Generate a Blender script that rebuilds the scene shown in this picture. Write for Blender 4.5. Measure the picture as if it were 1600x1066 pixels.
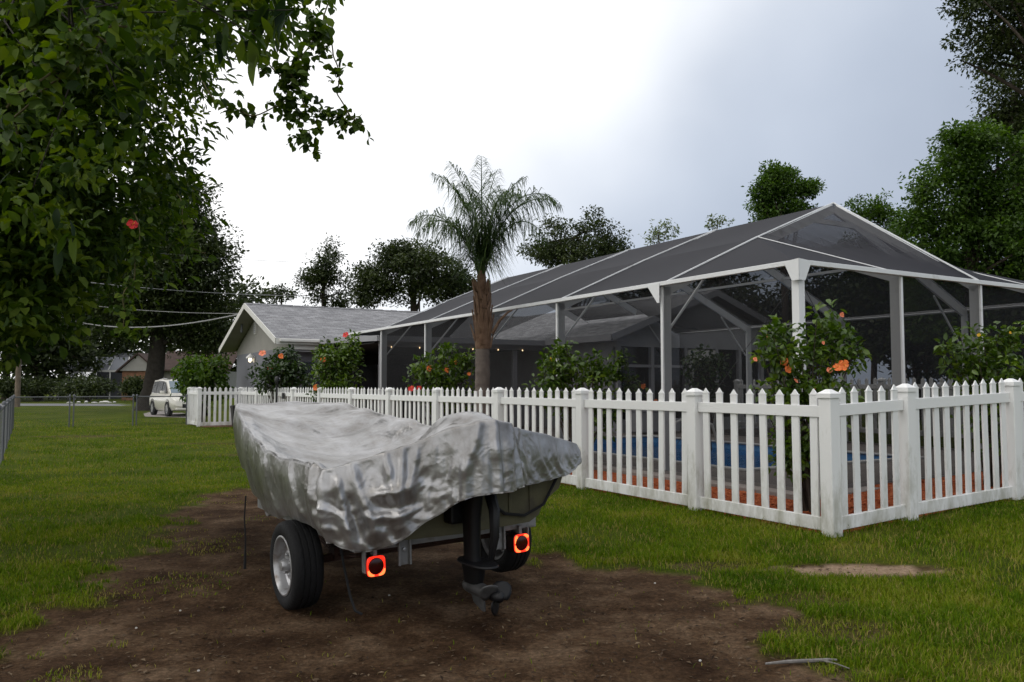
import bpy, bmesh, math, random
import numpy as np
from mathutils import Vector, Matrix

for o in list(bpy.data.objects):
    bpy.data.objects.remove(o, do_unlink=True)
SC = bpy.context.scene
COL = SC.collection
R_ = math.radians
rng = np.random.default_rng(7)
random.seed(7)

# ------------------------------------------------------------------ camera
EYE = 1.46
cam_d = bpy.data.cameras.new('camera')
cam = bpy.data.objects.new('camera', cam_d)
COL.objects.link(cam)
cam.location = (0, 0, EYE)
cam.rotation_euler = (R_(90 + 3.17), 0, 0)
cam_d.sensor_width = 36
cam_d.lens = 28.8
cam_d.clip_start = 0.05
cam_d.clip_end = 3000
SC.camera = cam

# ------------------------------------------------------------------ sky
world = bpy.data.worlds.new('World')
SC.world = world
world.use_nodes = True
SUN_EL, SUN_AZ = 56.0, -104.0          # azimuth from +Y, negative = to the left
def build_world():
    nt = world.node_tree
    N, K = nt.nodes, nt.links
    N.clear()
    out = N.new('ShaderNodeOutputWorld')
    sky = N.new('ShaderNodeTexSky'); sky.sky_type = 'NISHITA'
    sky.sun_disc = False
    sky.sun_elevation = R_(SUN_EL); sky.sun_rotation = R_(SUN_AZ)
    sky.air_density = 1.0; sky.dust_density = 2.5
    bg1 = N.new('ShaderNodeBackground'); bg1.inputs[1].default_value = 0.08
    K.new(sky.outputs[0], bg1.inputs[0])
    # the cloud deck: thin and bright round the hidden sun, thick and grey away from it
    tc = N.new('ShaderNodeTexCoord')
    def dot(v):
        n = N.new('ShaderNodeVectorMath'); n.operation = 'DOT_PRODUCT'
        K.new(tc.outputs['Generated'], n.inputs[0]); n.inputs[1].default_value = v
        return n.outputs['Value']
    d = dot(tuple(Vector((-.80, -.20, .57)).normalized()))
    no = N.new('ShaderNodeTexNoise'); no.inputs['Scale'].default_value = 1.7
    no.inputs['Detail'].default_value = 4; no.inputs['Roughness'].default_value = 0.5
    K.new(tc.outputs['Generated'], no.inputs['Vector'])
    m = N.new('ShaderNodeMath'); m.operation = 'MULTIPLY_ADD'
    K.new(no.outputs['Fac'], m.inputs[0]); m.inputs[1].default_value = 0.42
    K.new(d, m.inputs[2])
    ra = N.new('ShaderNodeValToRGB')
    K.new(m.outputs[0], ra.inputs[0])
    cr = ra.color_ramp
    cr.interpolation = 'EASE'
    # the factor below is dot + 0.42 * noise (mean about 0.21) + 0.5
    m2 = N.new('ShaderNodeMath'); m2.operation = 'ADD'; m2.inputs[1].default_value = 0.31
    K.new(m.outputs[0], m2.inputs[0]); K.new(m2.outputs[0], ra.inputs[0])
    cr.interpolation = 'B_SPLINE'
    cr.elements[0].position = 0.16; cr.elements[0].color = (0.36, 0.41, 0.50, 1)
    cr.elements[1].position = 0.62; cr.elements[1].color = (1.0, 1.0, 1.0, 1)
    e = cr.elements.new(0.28); e.color = (0.43, 0.485, 0.58, 1)
    e = cr.elements.new(0.38); e.color = (0.56, 0.61, 0.695, 1)
    e = cr.elements.new(0.48); e.color = (0.80, 0.83, 0.88, 1)
    bg2 = N.new('ShaderNodeBackground'); bg2.inputs[1].default_value = 1.3
    K.new(ra.outputs[0], bg2.inputs[0])
    no2 = N.new('ShaderNodeTexNoise'); no2.inputs['Scale'].default_value = 3.2
    no2.inputs['Detail'].default_value = 5
    K.new(tc.outputs['Generated'], no2.inputs['Vector'])
    r2 = N.new('ShaderNodeMapRange')
    K.new(no2.outputs['Fac'], r2.inputs[0])
    r2.inputs[1].default_value = 0.35; r2.inputs[2].default_value = 0.6
    r2.inputs[3].default_value = 0.86; r2.inputs[4].default_value = 0.97
    mx = N.new('ShaderNodeMixShader')
    K.new(r2.outputs[0], mx.inputs[0]); K.new(bg1.outputs[0], mx.inputs[1]); K.new(bg2.outputs[0], mx.inputs[2])
    K.new(mx.outputs[0], out.inputs[0])
build_world()

sun_d = bpy.data.lights.new('sun', 'SUN')
sun = bpy.data.objects.new('sun', sun_d)
COL.objects.link(sun)
sun_d.energy = 0.85
sun_d.angle = R_(40)
sun_d.color = (1.0, 0.96, 0.9)
_sd = Vector((math.sin(R_(SUN_AZ)) * math.cos(R_(SUN_EL)), math.cos(R_(SUN_AZ)) * math.cos(R_(SUN_EL)), math.sin(R_(SUN_EL))))
sun.rotation_euler = _sd.to_track_quat('Z', 'Y').to_euler()

SC.view_settings.view_transform = 'Standard'
SC.view_settings.look = 'None'
SC.view_settings.exposure = 0.0
SC.view_settings.gamma = 1.0
SC.view_settings.use_curve_mapping = False
SC.render.engine = 'CYCLES'
SC.cycles.use_denoising = True
SC.cycles.use_adaptive_sampling = True
SC.cycles.adaptive_threshold = 0.025
SC.cycles.max_bounces = 6
SC.cycles.diffuse_bounces = 2
SC.cycles.glossy_bounces = 3
SC.cycles.transmission_bounces = 6
SC.cycles.transparent_max_bounces = 14
SC.cycles.caustics_reflective = False
SC.cycles.caustics_refractive = False

# ------------------------------------------------------------------ helpers
def link(o, parent=None):
    COL.objects.link(o)
    if parent is not None:
        o.parent = parent
    return o

def empty(name, loc=(0, 0, 0), rz=0.0, label=None, cat=None, group=None, kind=None):
    o = bpy.data.objects.new(name, None)
    o.empty_display_size = 0.2
    COL.objects.link(o)
    o.location = loc
    o.rotation_euler = (0, 0, rz)
    tag(o, label, cat, group, kind)
    return o

def tag(o, label=None, cat=None, group=None, kind=None):
    if label: o['label'] = label
    if cat: o['category'] = cat
    if group: o['group'] = group
    if kind: o['kind'] = kind
    return o

class MB:
    def __init__(self):
        self.v = []; self.f = []; self.m = []
    def quadbox(self, P, mi=0):
        b = len(self.v); self.v += [tuple(p) for p in P]
        for q in ((0,3,2,1),(4,5,6,7),(0,1,5,4),(1,2,6,5),(2,3,7,6),(3,0,4,7)):
            self.f.append(tuple(b + i for i in q)); self.m.append(mi)
    def box(self, x0, x1, y0, y1, z0, z1, mi=0):
        self.quadbox([(x0,y0,z0),(x1,y0,z0),(x1,y1,z0),(x0,y1,z0),(x0,y0,z1),(x1,y0,z1),(x1,y1,z1),(x0,y1,z1)], mi)
        return self
    def beam(self, p0, p1, w, h, up=(0, 0, 1), mi=0):
        p0, p1 = Vector(p0), Vector(p1)
        d = (p1 - p0).normalized(); u = Vector(up)
        s = d.cross(u)
        if s.length < 1e-4: s = d.cross(Vector((1, 0, 0)))
        s.normalize(); u = s.cross(d).normalized()
        s *= w / 2; u *= h / 2
        P = [p0 - s - u, p0 + s - u, p1 + s - u, p1 - s - u, p0 - s + u, p0 + s + u, p1 + s + u, p1 - s + u]
        self.quadbox(P, mi)
        return self
    def tube(self, pts, rad, n=8, cap=True, mi=0):
        pts = [Vector(p) for p in pts]
        if not hasattr(rad, '__len__'): rad = [rad] * len(pts)
        b = len(self.v)
        ref = None
        for i, p in enumerate(pts):
            d = (pts[min(i + 1, len(pts) - 1)] - pts[max(i - 1, 0)])
            d = d.normalized() if d.length > 1e-9 else Vector((0, 0, 1))
            if ref is None:
                ref = d.orthogonal().normalized()
            ref = (ref - d * ref.dot(d))
            ref = ref.normalized() if ref.length > 1e-6 else d.orthogonal().normalized()
            s = d.cross(ref)
            for k in range(n):
                a = 2 * math.pi * k / n
                self.v.append(tuple(p + (ref * math.cos(a) + s * math.sin(a)) * rad[i]))
        for i in range(len(pts) - 1):
            for k in range(n):
                k2 = (k + 1) % n
                self.f.append((b + i*n + k, b + i*n + k2, b + (i+1)*n + k2, b + (i+1)*n + k)); self.m.append(mi)
        if cap:
            self.f.append(tuple(b + k for k in reversed(range(n)))); self.m.append(mi)
            e = b + (len(pts) - 1) * n
            self.f.append(tuple(e + k for k in range(n))); self.m.append(mi)
        return self
    def lathe(self, prof, c=(0,0,0), axis='z', n=24, mi=0):
        # prof: list of (r, h); axis z or x
        b = len(self.v)
        for r, h in prof:
            for k in range(n):
                a = 2 * math.pi * k / n
                if axis == 'z': p = (c[0] + r*math.cos(a), c[1] + r*math.sin(a), c[2] + h)
                elif axis == 'x': p = (c[0] + h, c[1] + r*math.cos(a), c[2] + r*math.sin(a))
                else: p = (c[0] + r*math.sin(a), c[1] + h, c[2] + r*math.cos(a))
                self.v.append(p)
        for i in range(len(prof) - 1):
            for k in range(n):
                k2 = (k + 1) % n
                self.f.append((b+i*n+k, b+i*n+k2, b+(i+1)*n+k2, b+(i+1)*n+k)); self.m.append(mi)
        return self
    def face(self, P, mi=0):
        b = len(self.v); self.v += [tuple(p) for p in P]
        self.f.append(tuple(range(b, b + len(P)))); self.m.append(mi)
        return self
    def prism(self, poly, t, mi=0):
        # poly: 3d points, t: offset vector
        b = len(self.v); n = len(poly); t = Vector(t)
        self.v += [tuple(p) for p in poly] + [tuple(Vector(p) + t) for p in poly]
        self.f.append(tuple(b + i for i in reversed(range(n)))); self.m.append(mi)
        self.f.append(tuple(b + n + i for i in range(n))); self.m.append(mi)
        for i in range(n):
            j = (i + 1) % n
            self.f.append((b+i, b+j, b+n+j, b+n+i)); self.m.append(mi)
        return self
    def mesh(self, name, mats, smooth=False, fix=True):
        me = bpy.data.meshes.new(name)
        me.from_pydata(self.v, [], self.f)
        if not isinstance(mats, (list, tuple)): mats = [mats]
        for m in mats: me.materials.append(m)
        if len(mats) > 1:
            me.polygons.foreach_set('material_index', self.m)
        if fix:
            bm = bmesh.new(); bm.from_mesh(me)
            bmesh.ops.recalc_face_normals(bm, faces=bm.faces)
            bm.to_mesh(me); bm.free()
        if smooth:
            me.shade_smooth()
            try: me.set_sharp_from_angle(angle=R_(40))
            except Exception: pass
        me.update()
        return me
    def build(self, name, mats, parent=None, smooth=False, bevel=0.0):
        o = bpy.data.objects.new(name, self.mesh(name, mats, smooth))
        link(o, parent)
        if bevel:
            md = o.modifiers.new('bevel', 'BEVEL'); md.width = bevel; md.segments = 2
            md.limit_method = 'ANGLE'; md.angle_limit = R_(40)
        return o

def put(name, me, parent, loc=(0,0,0), rot=(0,0,0), scale=(1,1,1)):
    o = bpy.data.objects.new(name, me)
    link(o, parent)
    o.location = loc; o.rotation_euler = rot; o.scale = scale
    return o

# ------------------------------------------------------------------ materials
MATS = {}
def mat(name, col, rough=0.6, metal=0.0, spec=0.4, var=0.15, vscale=3.0, bump=0.0, bscale=40.0, col2=None, dirt=None,
        emit=None, coat=0.0, detail=4):
    if name in MATS: return MATS[name]
    m = bpy.data.materials.new(name); MATS[name] = m
    m.use_nodes = True
    nt = m.node_tree; N, K = nt.nodes, nt.links
    bs = N['Principled BSDF']
    bs.inputs['Roughness'].default_value = rough
    bs.inputs['Metallic'].default_value = metal
    bs.inputs['Specular IOR Level'].default_value = spec
    if coat: bs.inputs['Coat Weight'].default_value = coat
    tc = N.new('ShaderNodeTexCoord')
    no = N.new('ShaderNodeTexNoise'); no.inputs['Scale'].default_value = vscale
    no.inputs['Detail'].default_value = detail
    K.new(tc.outputs['Object'], no.inputs['Vector'])
    ra = N.new('ShaderNodeValToRGB')
    ra.color_ramp.elements[0].position = 0.3; ra.color_ramp.elements[1].position = 0.7
    c2 = col2 if col2 else tuple(min(1, c * (1 + var)) for c in col)
    c1 = tuple(c * (1 - var) for c in col) if not col2 else col
    ra.color_ramp.elements[0].color = (*c1, 1); ra.color_ramp.elements[1].color = (*c2, 1)
    K.new(no.outputs['Fac'], ra.inputs[0])
    last = ra.outputs[0]
    if dirt:                                   # (colour, scale, threshold, softness)
        dc, ds, dt, dw = dirt
        n2 = N.new('ShaderNodeTexNoise'); n2.inputs['Scale'].default_value = ds; n2.inputs['Detail'].default_value = 6
        K.new(tc.outputs['Object'], n2.inputs['Vector'])
        mr = N.new('ShaderNodeMapRange'); mr.inputs[1].default_value = dt; mr.inputs[2].default_value = dt + dw
        K.new(n2.outputs['Fac'], mr.inputs[0])
        mx = N.new('ShaderNodeMix'); mx.data_type = 'RGBA'
        K.new(mr.outputs[0], mx.inputs['Factor']); K.new(last, mx.inputs['A']); mx.inputs['B'].default_value = (*dc, 1)
        last = mx.outputs['Result']
    K.new(last, bs.inputs['Base Color'])
    if bump:
        nb = N.new('ShaderNodeTexNoise'); nb.inputs['Scale'].default_value = bscale; nb.inputs['Detail'].default_value = 5
        K.new(tc.outputs['Object'], nb.inputs['Vector'])
        bp = N.new('ShaderNodeBump'); bp.inputs['Strength'].default_value = bump; bp.inputs['Distance'].default_value = 0.02
        K.new(nb.outputs['Fac'], bp.inputs['Height']); K.new(bp.outputs[0], bs.inputs['Normal'])
    if emit:
        bs.inputs['Emission Color'].default_value = (*emit[0], 1); bs.inputs['Emission Strength'].default_value = emit[1]
    return m

def leaf_mat(name, cols, trans=0.35, rough=0.5, spec=0.3):
    if name in MATS: return MATS[name]
    m = bpy.data.materials.new(name); MATS[name] = m
    m.use_nodes = True
    nt = m.node_tree; N, K = nt.nodes, nt.links
    bs = N['Principled BSDF']; out = N['Material Output']
    bs.inputs['Roughness'].default_value = rough
    bs.inputs['Specular IOR Level'].default_value = spec
    at = N.new('ShaderNodeAttribute'); at.attribute_name = 'rnd'
    ra = N.new('ShaderNodeValToRGB')
    cr = ra.color_ramp
    cr.elements[0].color = (*cols[0], 1); cr.elements[1].color = (*cols[-1], 1)
    for i, c in enumerate(cols[1:-1]):
        e = cr.elements.new((i + 1) / (len(cols) - 1)); e.color = (*c, 1)
    K.new(at.outputs['Fac'], ra.inputs[0])
    K.new(ra.outputs[0], bs.inputs['Base Color'])
    tr = N.new('ShaderNodeBsdfTranslucent')
    hs = N.new('ShaderNodeHueSaturation'); hs.inputs['Saturation'].default_value = 1.15; hs.inputs['Value'].default_value = 1.5
    K.new(ra.outputs[0], hs.inputs['Color']); K.new(hs.outputs[0], tr.inputs[0])
    mx = N.new('ShaderNodeMixShader'); mx.inputs[0].default_value = trans
    K.new(bs.outputs[0], mx.inputs[1]); K.new(tr.outputs[0], mx.inputs[2]); K.new(mx.outputs[0], out.inputs[0])
    return m

def screen_mat(name, col, T):
    if name in MATS: return MATS[name]
    m = bpy.data.materials.new(name); MATS[name] = m
    m.use_nodes = True
    nt = m.node_tree; N, K = nt.nodes, nt.links
    bs = N['Principled BSDF']; out = N['Material Output']
    bs.inputs['Base Color'].default_value = (*col, 1)
    bs.inputs['Roughness'].default_value = 0.75
    bs.inputs['Specular IOR Level'].default_value = 0.15
    tr = N.new('ShaderNodeBsdfTransparent')
    # woven threads: the open area shrinks the more obliquely light or sight passes, T = (1-d)(1-d/cos)
    ge = N.new('ShaderNodeNewGeometry')
    dt = N.new('ShaderNodeVectorMath'); dt.operation = 'DOT_PRODUCT'
    K.new(ge.outputs['Incoming'], dt.inputs[0]); K.new(ge.outputs['True Normal'], dt.inputs[1])
    ab = N.new('ShaderNodeMath'); ab.operation = 'ABSOLUTE'; K.new(dt.outputs['Value'], ab.inputs[0])
    dv = N.new('ShaderNodeMath'); dv.operation = 'DIVIDE'; dv.inputs[0].default_value = T; K.new(ab.outputs[0], dv.inputs[1])
    su = N.new('ShaderNodeMath'); su.operation = 'SUBTRACT'; su.inputs[0].default_value = 1.0; su.use_clamp = True; K.new(dv.outputs[0], su.inputs[1])
    mu = N.new('ShaderNodeMath'); mu.operation = 'MULTIPLY'; mu.inputs[0].default_value = 1 - T; K.new(su.outputs[0], mu.inputs[1])
    mx = N.new('ShaderNodeMixShader'); K.new(mu.outputs[0], mx.inputs[0])
    K.new(bs.outputs[0], mx.inputs[1]); K.new(tr.outputs[0], mx.inputs[2]); K.new(mx.outputs[0], out.inputs[0])
    return m

def np_mesh(name, V, F, mats, rnd=None, smooth=False):
    """V (n,3), F (m,k) with one k; rnd one value per vertex"""
    me = bpy.data.meshes.new(name)
    V = np.ascontiguousarray(V, dtype=np.float32); F = np.ascontiguousarray(F, dtype=np.int32)
    me.vertices.add(len(V)); me.vertices.foreach_set('co', V.ravel())
    k = F.shape[1]
    me.loops.add(F.size); me.loops.foreach_set('vertex_index', F.ravel())
    me.polygons.add(len(F)); me.polygons.foreach_set('loop_start', np.arange(0, F.size, k, dtype=np.int32))
    if not isinstance(mats, (list, tuple)): mats = [mats]
    for m in mats: me.materials.append(m)
    if rnd is not None:
        a = me.attributes.new('rnd', 'FLOAT', 'POINT')
        a.data.foreach_set('value', np.ascontiguousarray(rnd, dtype=np.float32))
    me.update(calc_edges=True)
    if smooth: me.shade_smooth()
    return me

# smooth value noise for terrain and masks
def vnoise(x, y, seed=0):
    xi = np.floor(x).astype(np.int64); yi = np.floor(y).astype(np.int64)
    xf = x - xi; yf = y - yi
    u = xf * xf * (3 - 2 * xf); v = yf * yf * (3 - 2 * yf)
    def h(a, b):
        n = (a * 374761393 + b * 668265263 + seed * 1442695041) & 0x7fffffff
        n = ((n ^ (n >> 13)) * 1274126177) & 0x7fffffff
        return ((n ^ (n >> 16)) & 0xffff) / 65535.0
    return (h(xi, yi) * (1 - u) + h(xi + 1, yi) * u) * (1 - v) + (h(xi, yi + 1) * (1 - u) + h(xi + 1, yi + 1) * u) * v
def fbm(x, y, o=4, seed=0):
    s = 0; a = 0.5; t = 0
    for i in range(o):
        s = s + a * vnoise(x * 2**i, y * 2**i, seed + i); t += a; a *= 0.5
    return s / t

# ------------------------------------------------------------------ site frame: pool cage, house and fences share one direction
PHI = R_(30.6)
RV = np.array([math.cos(PHI), math.sin(PHI)])      # "r": to the right and away
LV = np.array([-math.sin(PHI), math.cos(PHI)])     # "l": to the left and away
CC = np.array([3.69, 10.5])                        # near corner of the pool cage
F0 = np.array([3.15, 8.15])                        # near corner of the picket fence
def W(r, l, z=0.0):
    p = CC + r * RV + l * LV
    return (float(p[0]), float(p[1]), z)
ENC_W, ENC_L = 8.2, 19.6
# ------------------------------------------------------------------ ground
DIRT = np.array([(-2.2,2.0),(-2.6,3.4),(-3.0,4.7),(-3.3,6.5),(-3.4,7.6),(-3.75,9.5),(-4.1,11.6),(-3.3,11.9),(-2.2,10.4),(-1.0,8.9),
                 (0.1,7.1),(1.1,6.85),(1.45,6.1),(1.6,5.3),(1.8,4.7),(2.1,3.6),(2.2,2.0)])
def sdf_poly(x, y, P):
    d = np.full(x.shape, 1e9); ins = np.zeros(x.shape, bool)
    n = len(P)
    for i in range(n):
        ax, ay = P[i]; bx, by = P[(i + 1) % n]
        ex, ey = bx - ax, by - ay
        t = np.clip(((x - ax) * ex + (y - ay) * ey) / (ex * ex + ey * ey), 0, 1)
        d = np.minimum(d, np.hypot(x - ax - t * ex, y - ay - t * ey))
        c = ((ay > y) != (by > y)) & (x < (bx - ax) * (y - ay) / (by - ay + 1e-12) + ax)
        ins ^= c
    return np.where(ins, -d, d)
def sstep(a, b, x):
    t = np.clip((x - a) / (b - a), 0, 1); return t * t * (3 - 2 * t)
def rl(x, y):
    dx, dy = x - CC[0], y - CC[1]
    return dx * RV[0] + dy * RV[1], dx * LV[0] + dy * LV[1]
def dirt_mask(x, y):
    d = sdf_poly(x, y, DIRT)
    d = d + (fbm(x * 1.3, y * 1.3, 4, 3) - 0.5) * 1.1 + (fbm(x * 5, y * 5, 3, 9) - 0.5) * 0.9
    m = 1 - sstep(-0.16, 0.16, d)
    # worn sandy patches in the lawn
    for cx, cy, sx, sy, s in ((2.75, 6.62, 0.66, 0.24, 5), (1.62, 6.75, 0.33, 0.18, 6), (2.0, 5.7, 0.35, 0.2, 7), (1.9, 5.0, .4, .25, 8),
                              (-7.2, 21.0, 1.6, .4, 12), (-4.6, 15.0, .6, .25, 13), (-12.6, 24.0, 1.5, .5, 14), (-5.5, 17.5, .9, .3, 15)):
        q = ((x - cx) / sx) ** 2 + ((y - cy) / sy) ** 2 + (fbm(x * 5, y * 5, 3, s) - 0.5) * 1.6
        m = np.maximum(m, (1 - sstep(0.5, 1.3, q)) * (0.95 if s == 5 else 0.6))
    r, l = rl(x, y)
    # mulch bed inside the fence
    return np.clip(m, 0, 1)
def sand_mask(x, y):
    q = ((x - 2.75) / 0.62) ** 2 + ((y - 6.62) / 0.21) ** 2
    q = q + (fbm(x * 6, y * 9, 3, 41) - .5) * 2.4
    return 1 - sstep(0.5, 1.3, q)
def bed_mask(x, y):
    r, l = rl(x, y)
    a = (r > -1.62) & (r < 10.0) & (l > -1.72) & (l < 0.3)
    b = (r > -1.62) & (r < 0.3) & (l > -1.72) & (l < 22)
    return (a | b).astype(float)
def ground_z(x, y):
    x = np.asarray(x, float); y = np.asarray(y, float)
    rr = (x - F0[0]) * RV[0] + (y - F0[1]) * RV[1]
    g = 0.26 * (1 - np.exp(-np.maximum(rr, 0) / 5.5))
    near = 1 - sstep(14, 22, np.hypot(x, y))
    g = g + near * ((fbm(x * 0.8, y * 0.8, 3, 21) - 0.5) * 0.05)
    dm = dirt_mask(x, y)
    rut = (fbm(x * 3.1, y * 3.1, 4, 31) - 0.5) * 0.035
    g = g + near * (dm * (rut - 0.012))
    # soft tyre ruts running past the trailer
    u = (x + 0.42) * math.cos(R_(33)) + (y - 5.6) * math.sin(R_(33))
    v = -(x + 0.42) * math.sin(R_(33)) + (y - 5.6) * math.cos(R_(33))
    for c in (-0.62, 0.72):
        g = g - near * dm * 0.02 * np.exp(-((u - c + 0.12 * np.sin(v * 1.3)) / 0.14) ** 2) * sstep(0.6, -0.2, v)
    r, l = rl(x, y)
    ins = (r > -0.05) & (r < ENC_W + 6) & (l > 0.1) & (l < 20)
    g = np.where(ins, -2.2, g)
    return g
def gz(x, y):
    return float(ground_z(np.array([x]), np.array([y]))[0])

def axis(segs):
    out = []
    for a, b, s in segs:
        out += list(np.arange(a, b - 1e-6, s))
    return np.array(out)
gx = axis([(-900,-300,100),(-300,-100,40),(-100,-40,10),(-40,-14,2),(-14,-6,.4),(-6,5,.055),(5,14,.3),(14,40,2),(40,100,10),(100,300,40),(300,1000,100)])
gy = axis([(-300,-50,50),(-50,0,10),(0,3.4,.4),(3.4,10,.055),(10,16,.16),(16,34,.5),(34,70,2),(70,130,8),(130,400,40),(400,2500,200)])
X, Y = np.meshgrid(gx, gy)
Z = ground_z(X.ravel(), Y.ravel())
V = np.stack([X.ravel(), Y.ravel(), Z], 1)
nx, ny = len(gx), len(gy)
ii = (np.arange(ny - 1)[:, None] * nx + np.arange(nx - 1)[None, :]).ravel()
Fq = np.stack([ii, ii + 1, ii + nx + 1, ii + nx], 1)

def ground_material():
    m = bpy.data.materials.new('ground_soil'); m.use_nodes = True
    nt = m.node_tree; N, K = nt.nodes, nt.links
    bs = N['Principled BSDF']; bs.inputs['Roughness'].default_value = 0.95; bs.inputs['Specular IOR Level'].default_value = 0.05
    tc = N.new('ShaderNodeTexCoord')
    def noise(s, d=5, ro=0.6):
        n = N.new('ShaderNodeTexNoise'); n.inputs['Scale'].default_value = s; n.inputs['Detail'].default_value = d
        n.inputs['Roughness'].default_value = ro
        K.new(tc.outputs['Object'], n.inputs['Vector']); return n.outputs['Fac']
    def ramp(f, stops):
        r = N.new('ShaderNodeValToRGB'); K.new(f, r.inputs[0]); cr = r.color_ramp
        cr.elements[0].position = stops[0][0]; cr.elements[0].color = (*stops[0][1], 1)
        cr.elements[1].position = stops[-1][0]; cr.elements[1].color = (*stops[-1][1], 1)
        for p, c in stops[1:-1]:
            e = cr.elements.new(p); e.color = (*c, 1)
        return r.outputs[0]
    def mix(f, a, b, mode='MIX'):
        x = N.new('ShaderNodeMix'); x.data_type = 'RGBA'; x.blend_type = mode
        if isinstance(f, float): x.inputs['Factor'].default_value = f
        else: K.new(f, x.inputs['Factor'])
        K.new(a, x.inputs['A']); K.new(b, x.inputs['B']); return x.outputs['Result']
    def attr(nm):
        a = N.new('ShaderNodeAttribute'); a.attribute_name = nm; return a.outputs['Fac']
    dirt = ramp(noise(1.7, 9, 0.7), [(0.34, (0.035, 0.0185, 0.010)), (0.5, (0.092, 0.055, 0.031)), (0.64, (0.18, 0.12, 0.075))])
    fine = ramp(noise(38, 6, 0.7), [(0.3, (0.45, 0.45, 0.45)), (0.55, (1.0, 1.0, 1.0)), (0.75, (1.7, 1.6, 1.5))])
    dirt = mix(1.0, dirt, fine, 'MULTIPLY')
    litter = N.new('ShaderNodeTexVoronoi'); litter.inputs['Scale'].default_value = 22
    mp = N.new('ShaderNodeMapping'); mp.inputs['Scale'].default_value = (1, 3.0, 1); mp.inputs['Rotation'].default_value = (0, 0, .5)
    K.new(tc.outputs['Object'], mp.inputs[0]); K.new(mp.outputs[0], litter.inputs['Vector'])
    lc = ramp(litter.outputs['Distance'], [(0.0, (0.5, 0.45, 0.4)), (0.12, (1, 1, 1)), (0.3, (1, 1, 1))])
    dirt = mix(0.6, dirt, lc, 'MULTIPLY')
    grass = ramp(noise(0.55, 6), [(0.3, (0.036, 0.056, 0.004)), (0.5, (0.058, 0.080, 0.006)), (0.7, (0.10, 0.105, 0.014))])
    gf = ramp(noise(30, 6, 0.75), [(0.25, (0.35, 0.35, 0.35)), (0.5, (0.95, 0.95, 0.95)), (0.75, (1.7, 1.7, 1.6))])
    grass = mix(1.0, grass, gf, 'MULTIPLY')
    sand = ramp(noise(25, 5), [(0.3, (0.22, 0.15, 0.10)), (0.7, (0.40, 0.29, 0.20))])
    mul = N.new('ShaderNodeTexVoronoi'); mul.inputs['Scale'].default_value = 38
    K.new(mp.outputs[0], mul.inputs['Vector'])
    mulch = ramp(mul.outputs['Color'], [(0.2, (0.16, 0.035, 0.014)), (0.55, (0.34, 0.085, 0.035)), (0.85, (0.48, 0.16, 0.07))])
    c = mix(attr('dirt'), grass, dirt)
    c = mix(attr('sand'), c, sand)
    c = mix(attr('bed'), c, mulch)
    K.new(c, bs.inputs['Base Color'])
    b1 = N.new('ShaderNodeBump'); b1.inputs['Strength'].default_value = 0.9; b1.inputs['Distance'].default_value = 0.03
    K.new(noise(45, 8, 0.75), b1.inputs['Height'])
    b2 = N.new('ShaderNodeBump'); b2.inputs['Strength'].default_value = 0.6; b2.inputs['Distance'].default_value = 0.05
    K.new(noise(9, 6, 0.6), b2.inputs['Height']); K.new(b1.outputs[0], b2.inputs['Normal'])
    K.new(b2.outputs[0], bs.inputs['Normal'])
    return m
gme = np_mesh('ground', V, Fq, ground_material(), smooth=True)
for nm, fn in (('dirt', dirt_mask), ('sand', sand_mask), ('bed', bed_mask)):
    a = gme.attributes.new(nm, 'FLOAT', 'POINT')
    a.data.foreach_set('value', fn(V[:, 0], V[:, 1]).astype(np.float32))
ground = link(bpy.data.objects.new('ground', gme))
tag(ground, kind='structure')

# road and driveway far left
M_asph = mat('asphalt', (0.16, 0.16, 0.165), 0.9, var=0.12, vscale=2.0, bump=0.3)
M_conc = mat('pavers_pale', (0.26, 0.235, 0.22), 0.9, var=0.15, vscale=6.0, bump=0.3, bscale=20)
mb = MB()
mb.face([(-160, 66, .012), (-4, 60, .012), (90, 56, .012), (90, 64, .012), (-4, 68, .012), (-160, 74, .012)])
tag(mb.build('road', M_asph), kind='structure')
mb = MB()
pts = [(-24.5, 62.9), (-23.5, 58), (-21.6, 50), (-19.5, 43.5), (-17.6, 39.4), (-15.0, 38.0), (-12.0, 38.5), (-9, 44), (-12, 62.2)]
mb.face([(x, y, .02) for x, y in pts])
tag(mb.build('driveway', M_conc), kind='structure')
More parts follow.
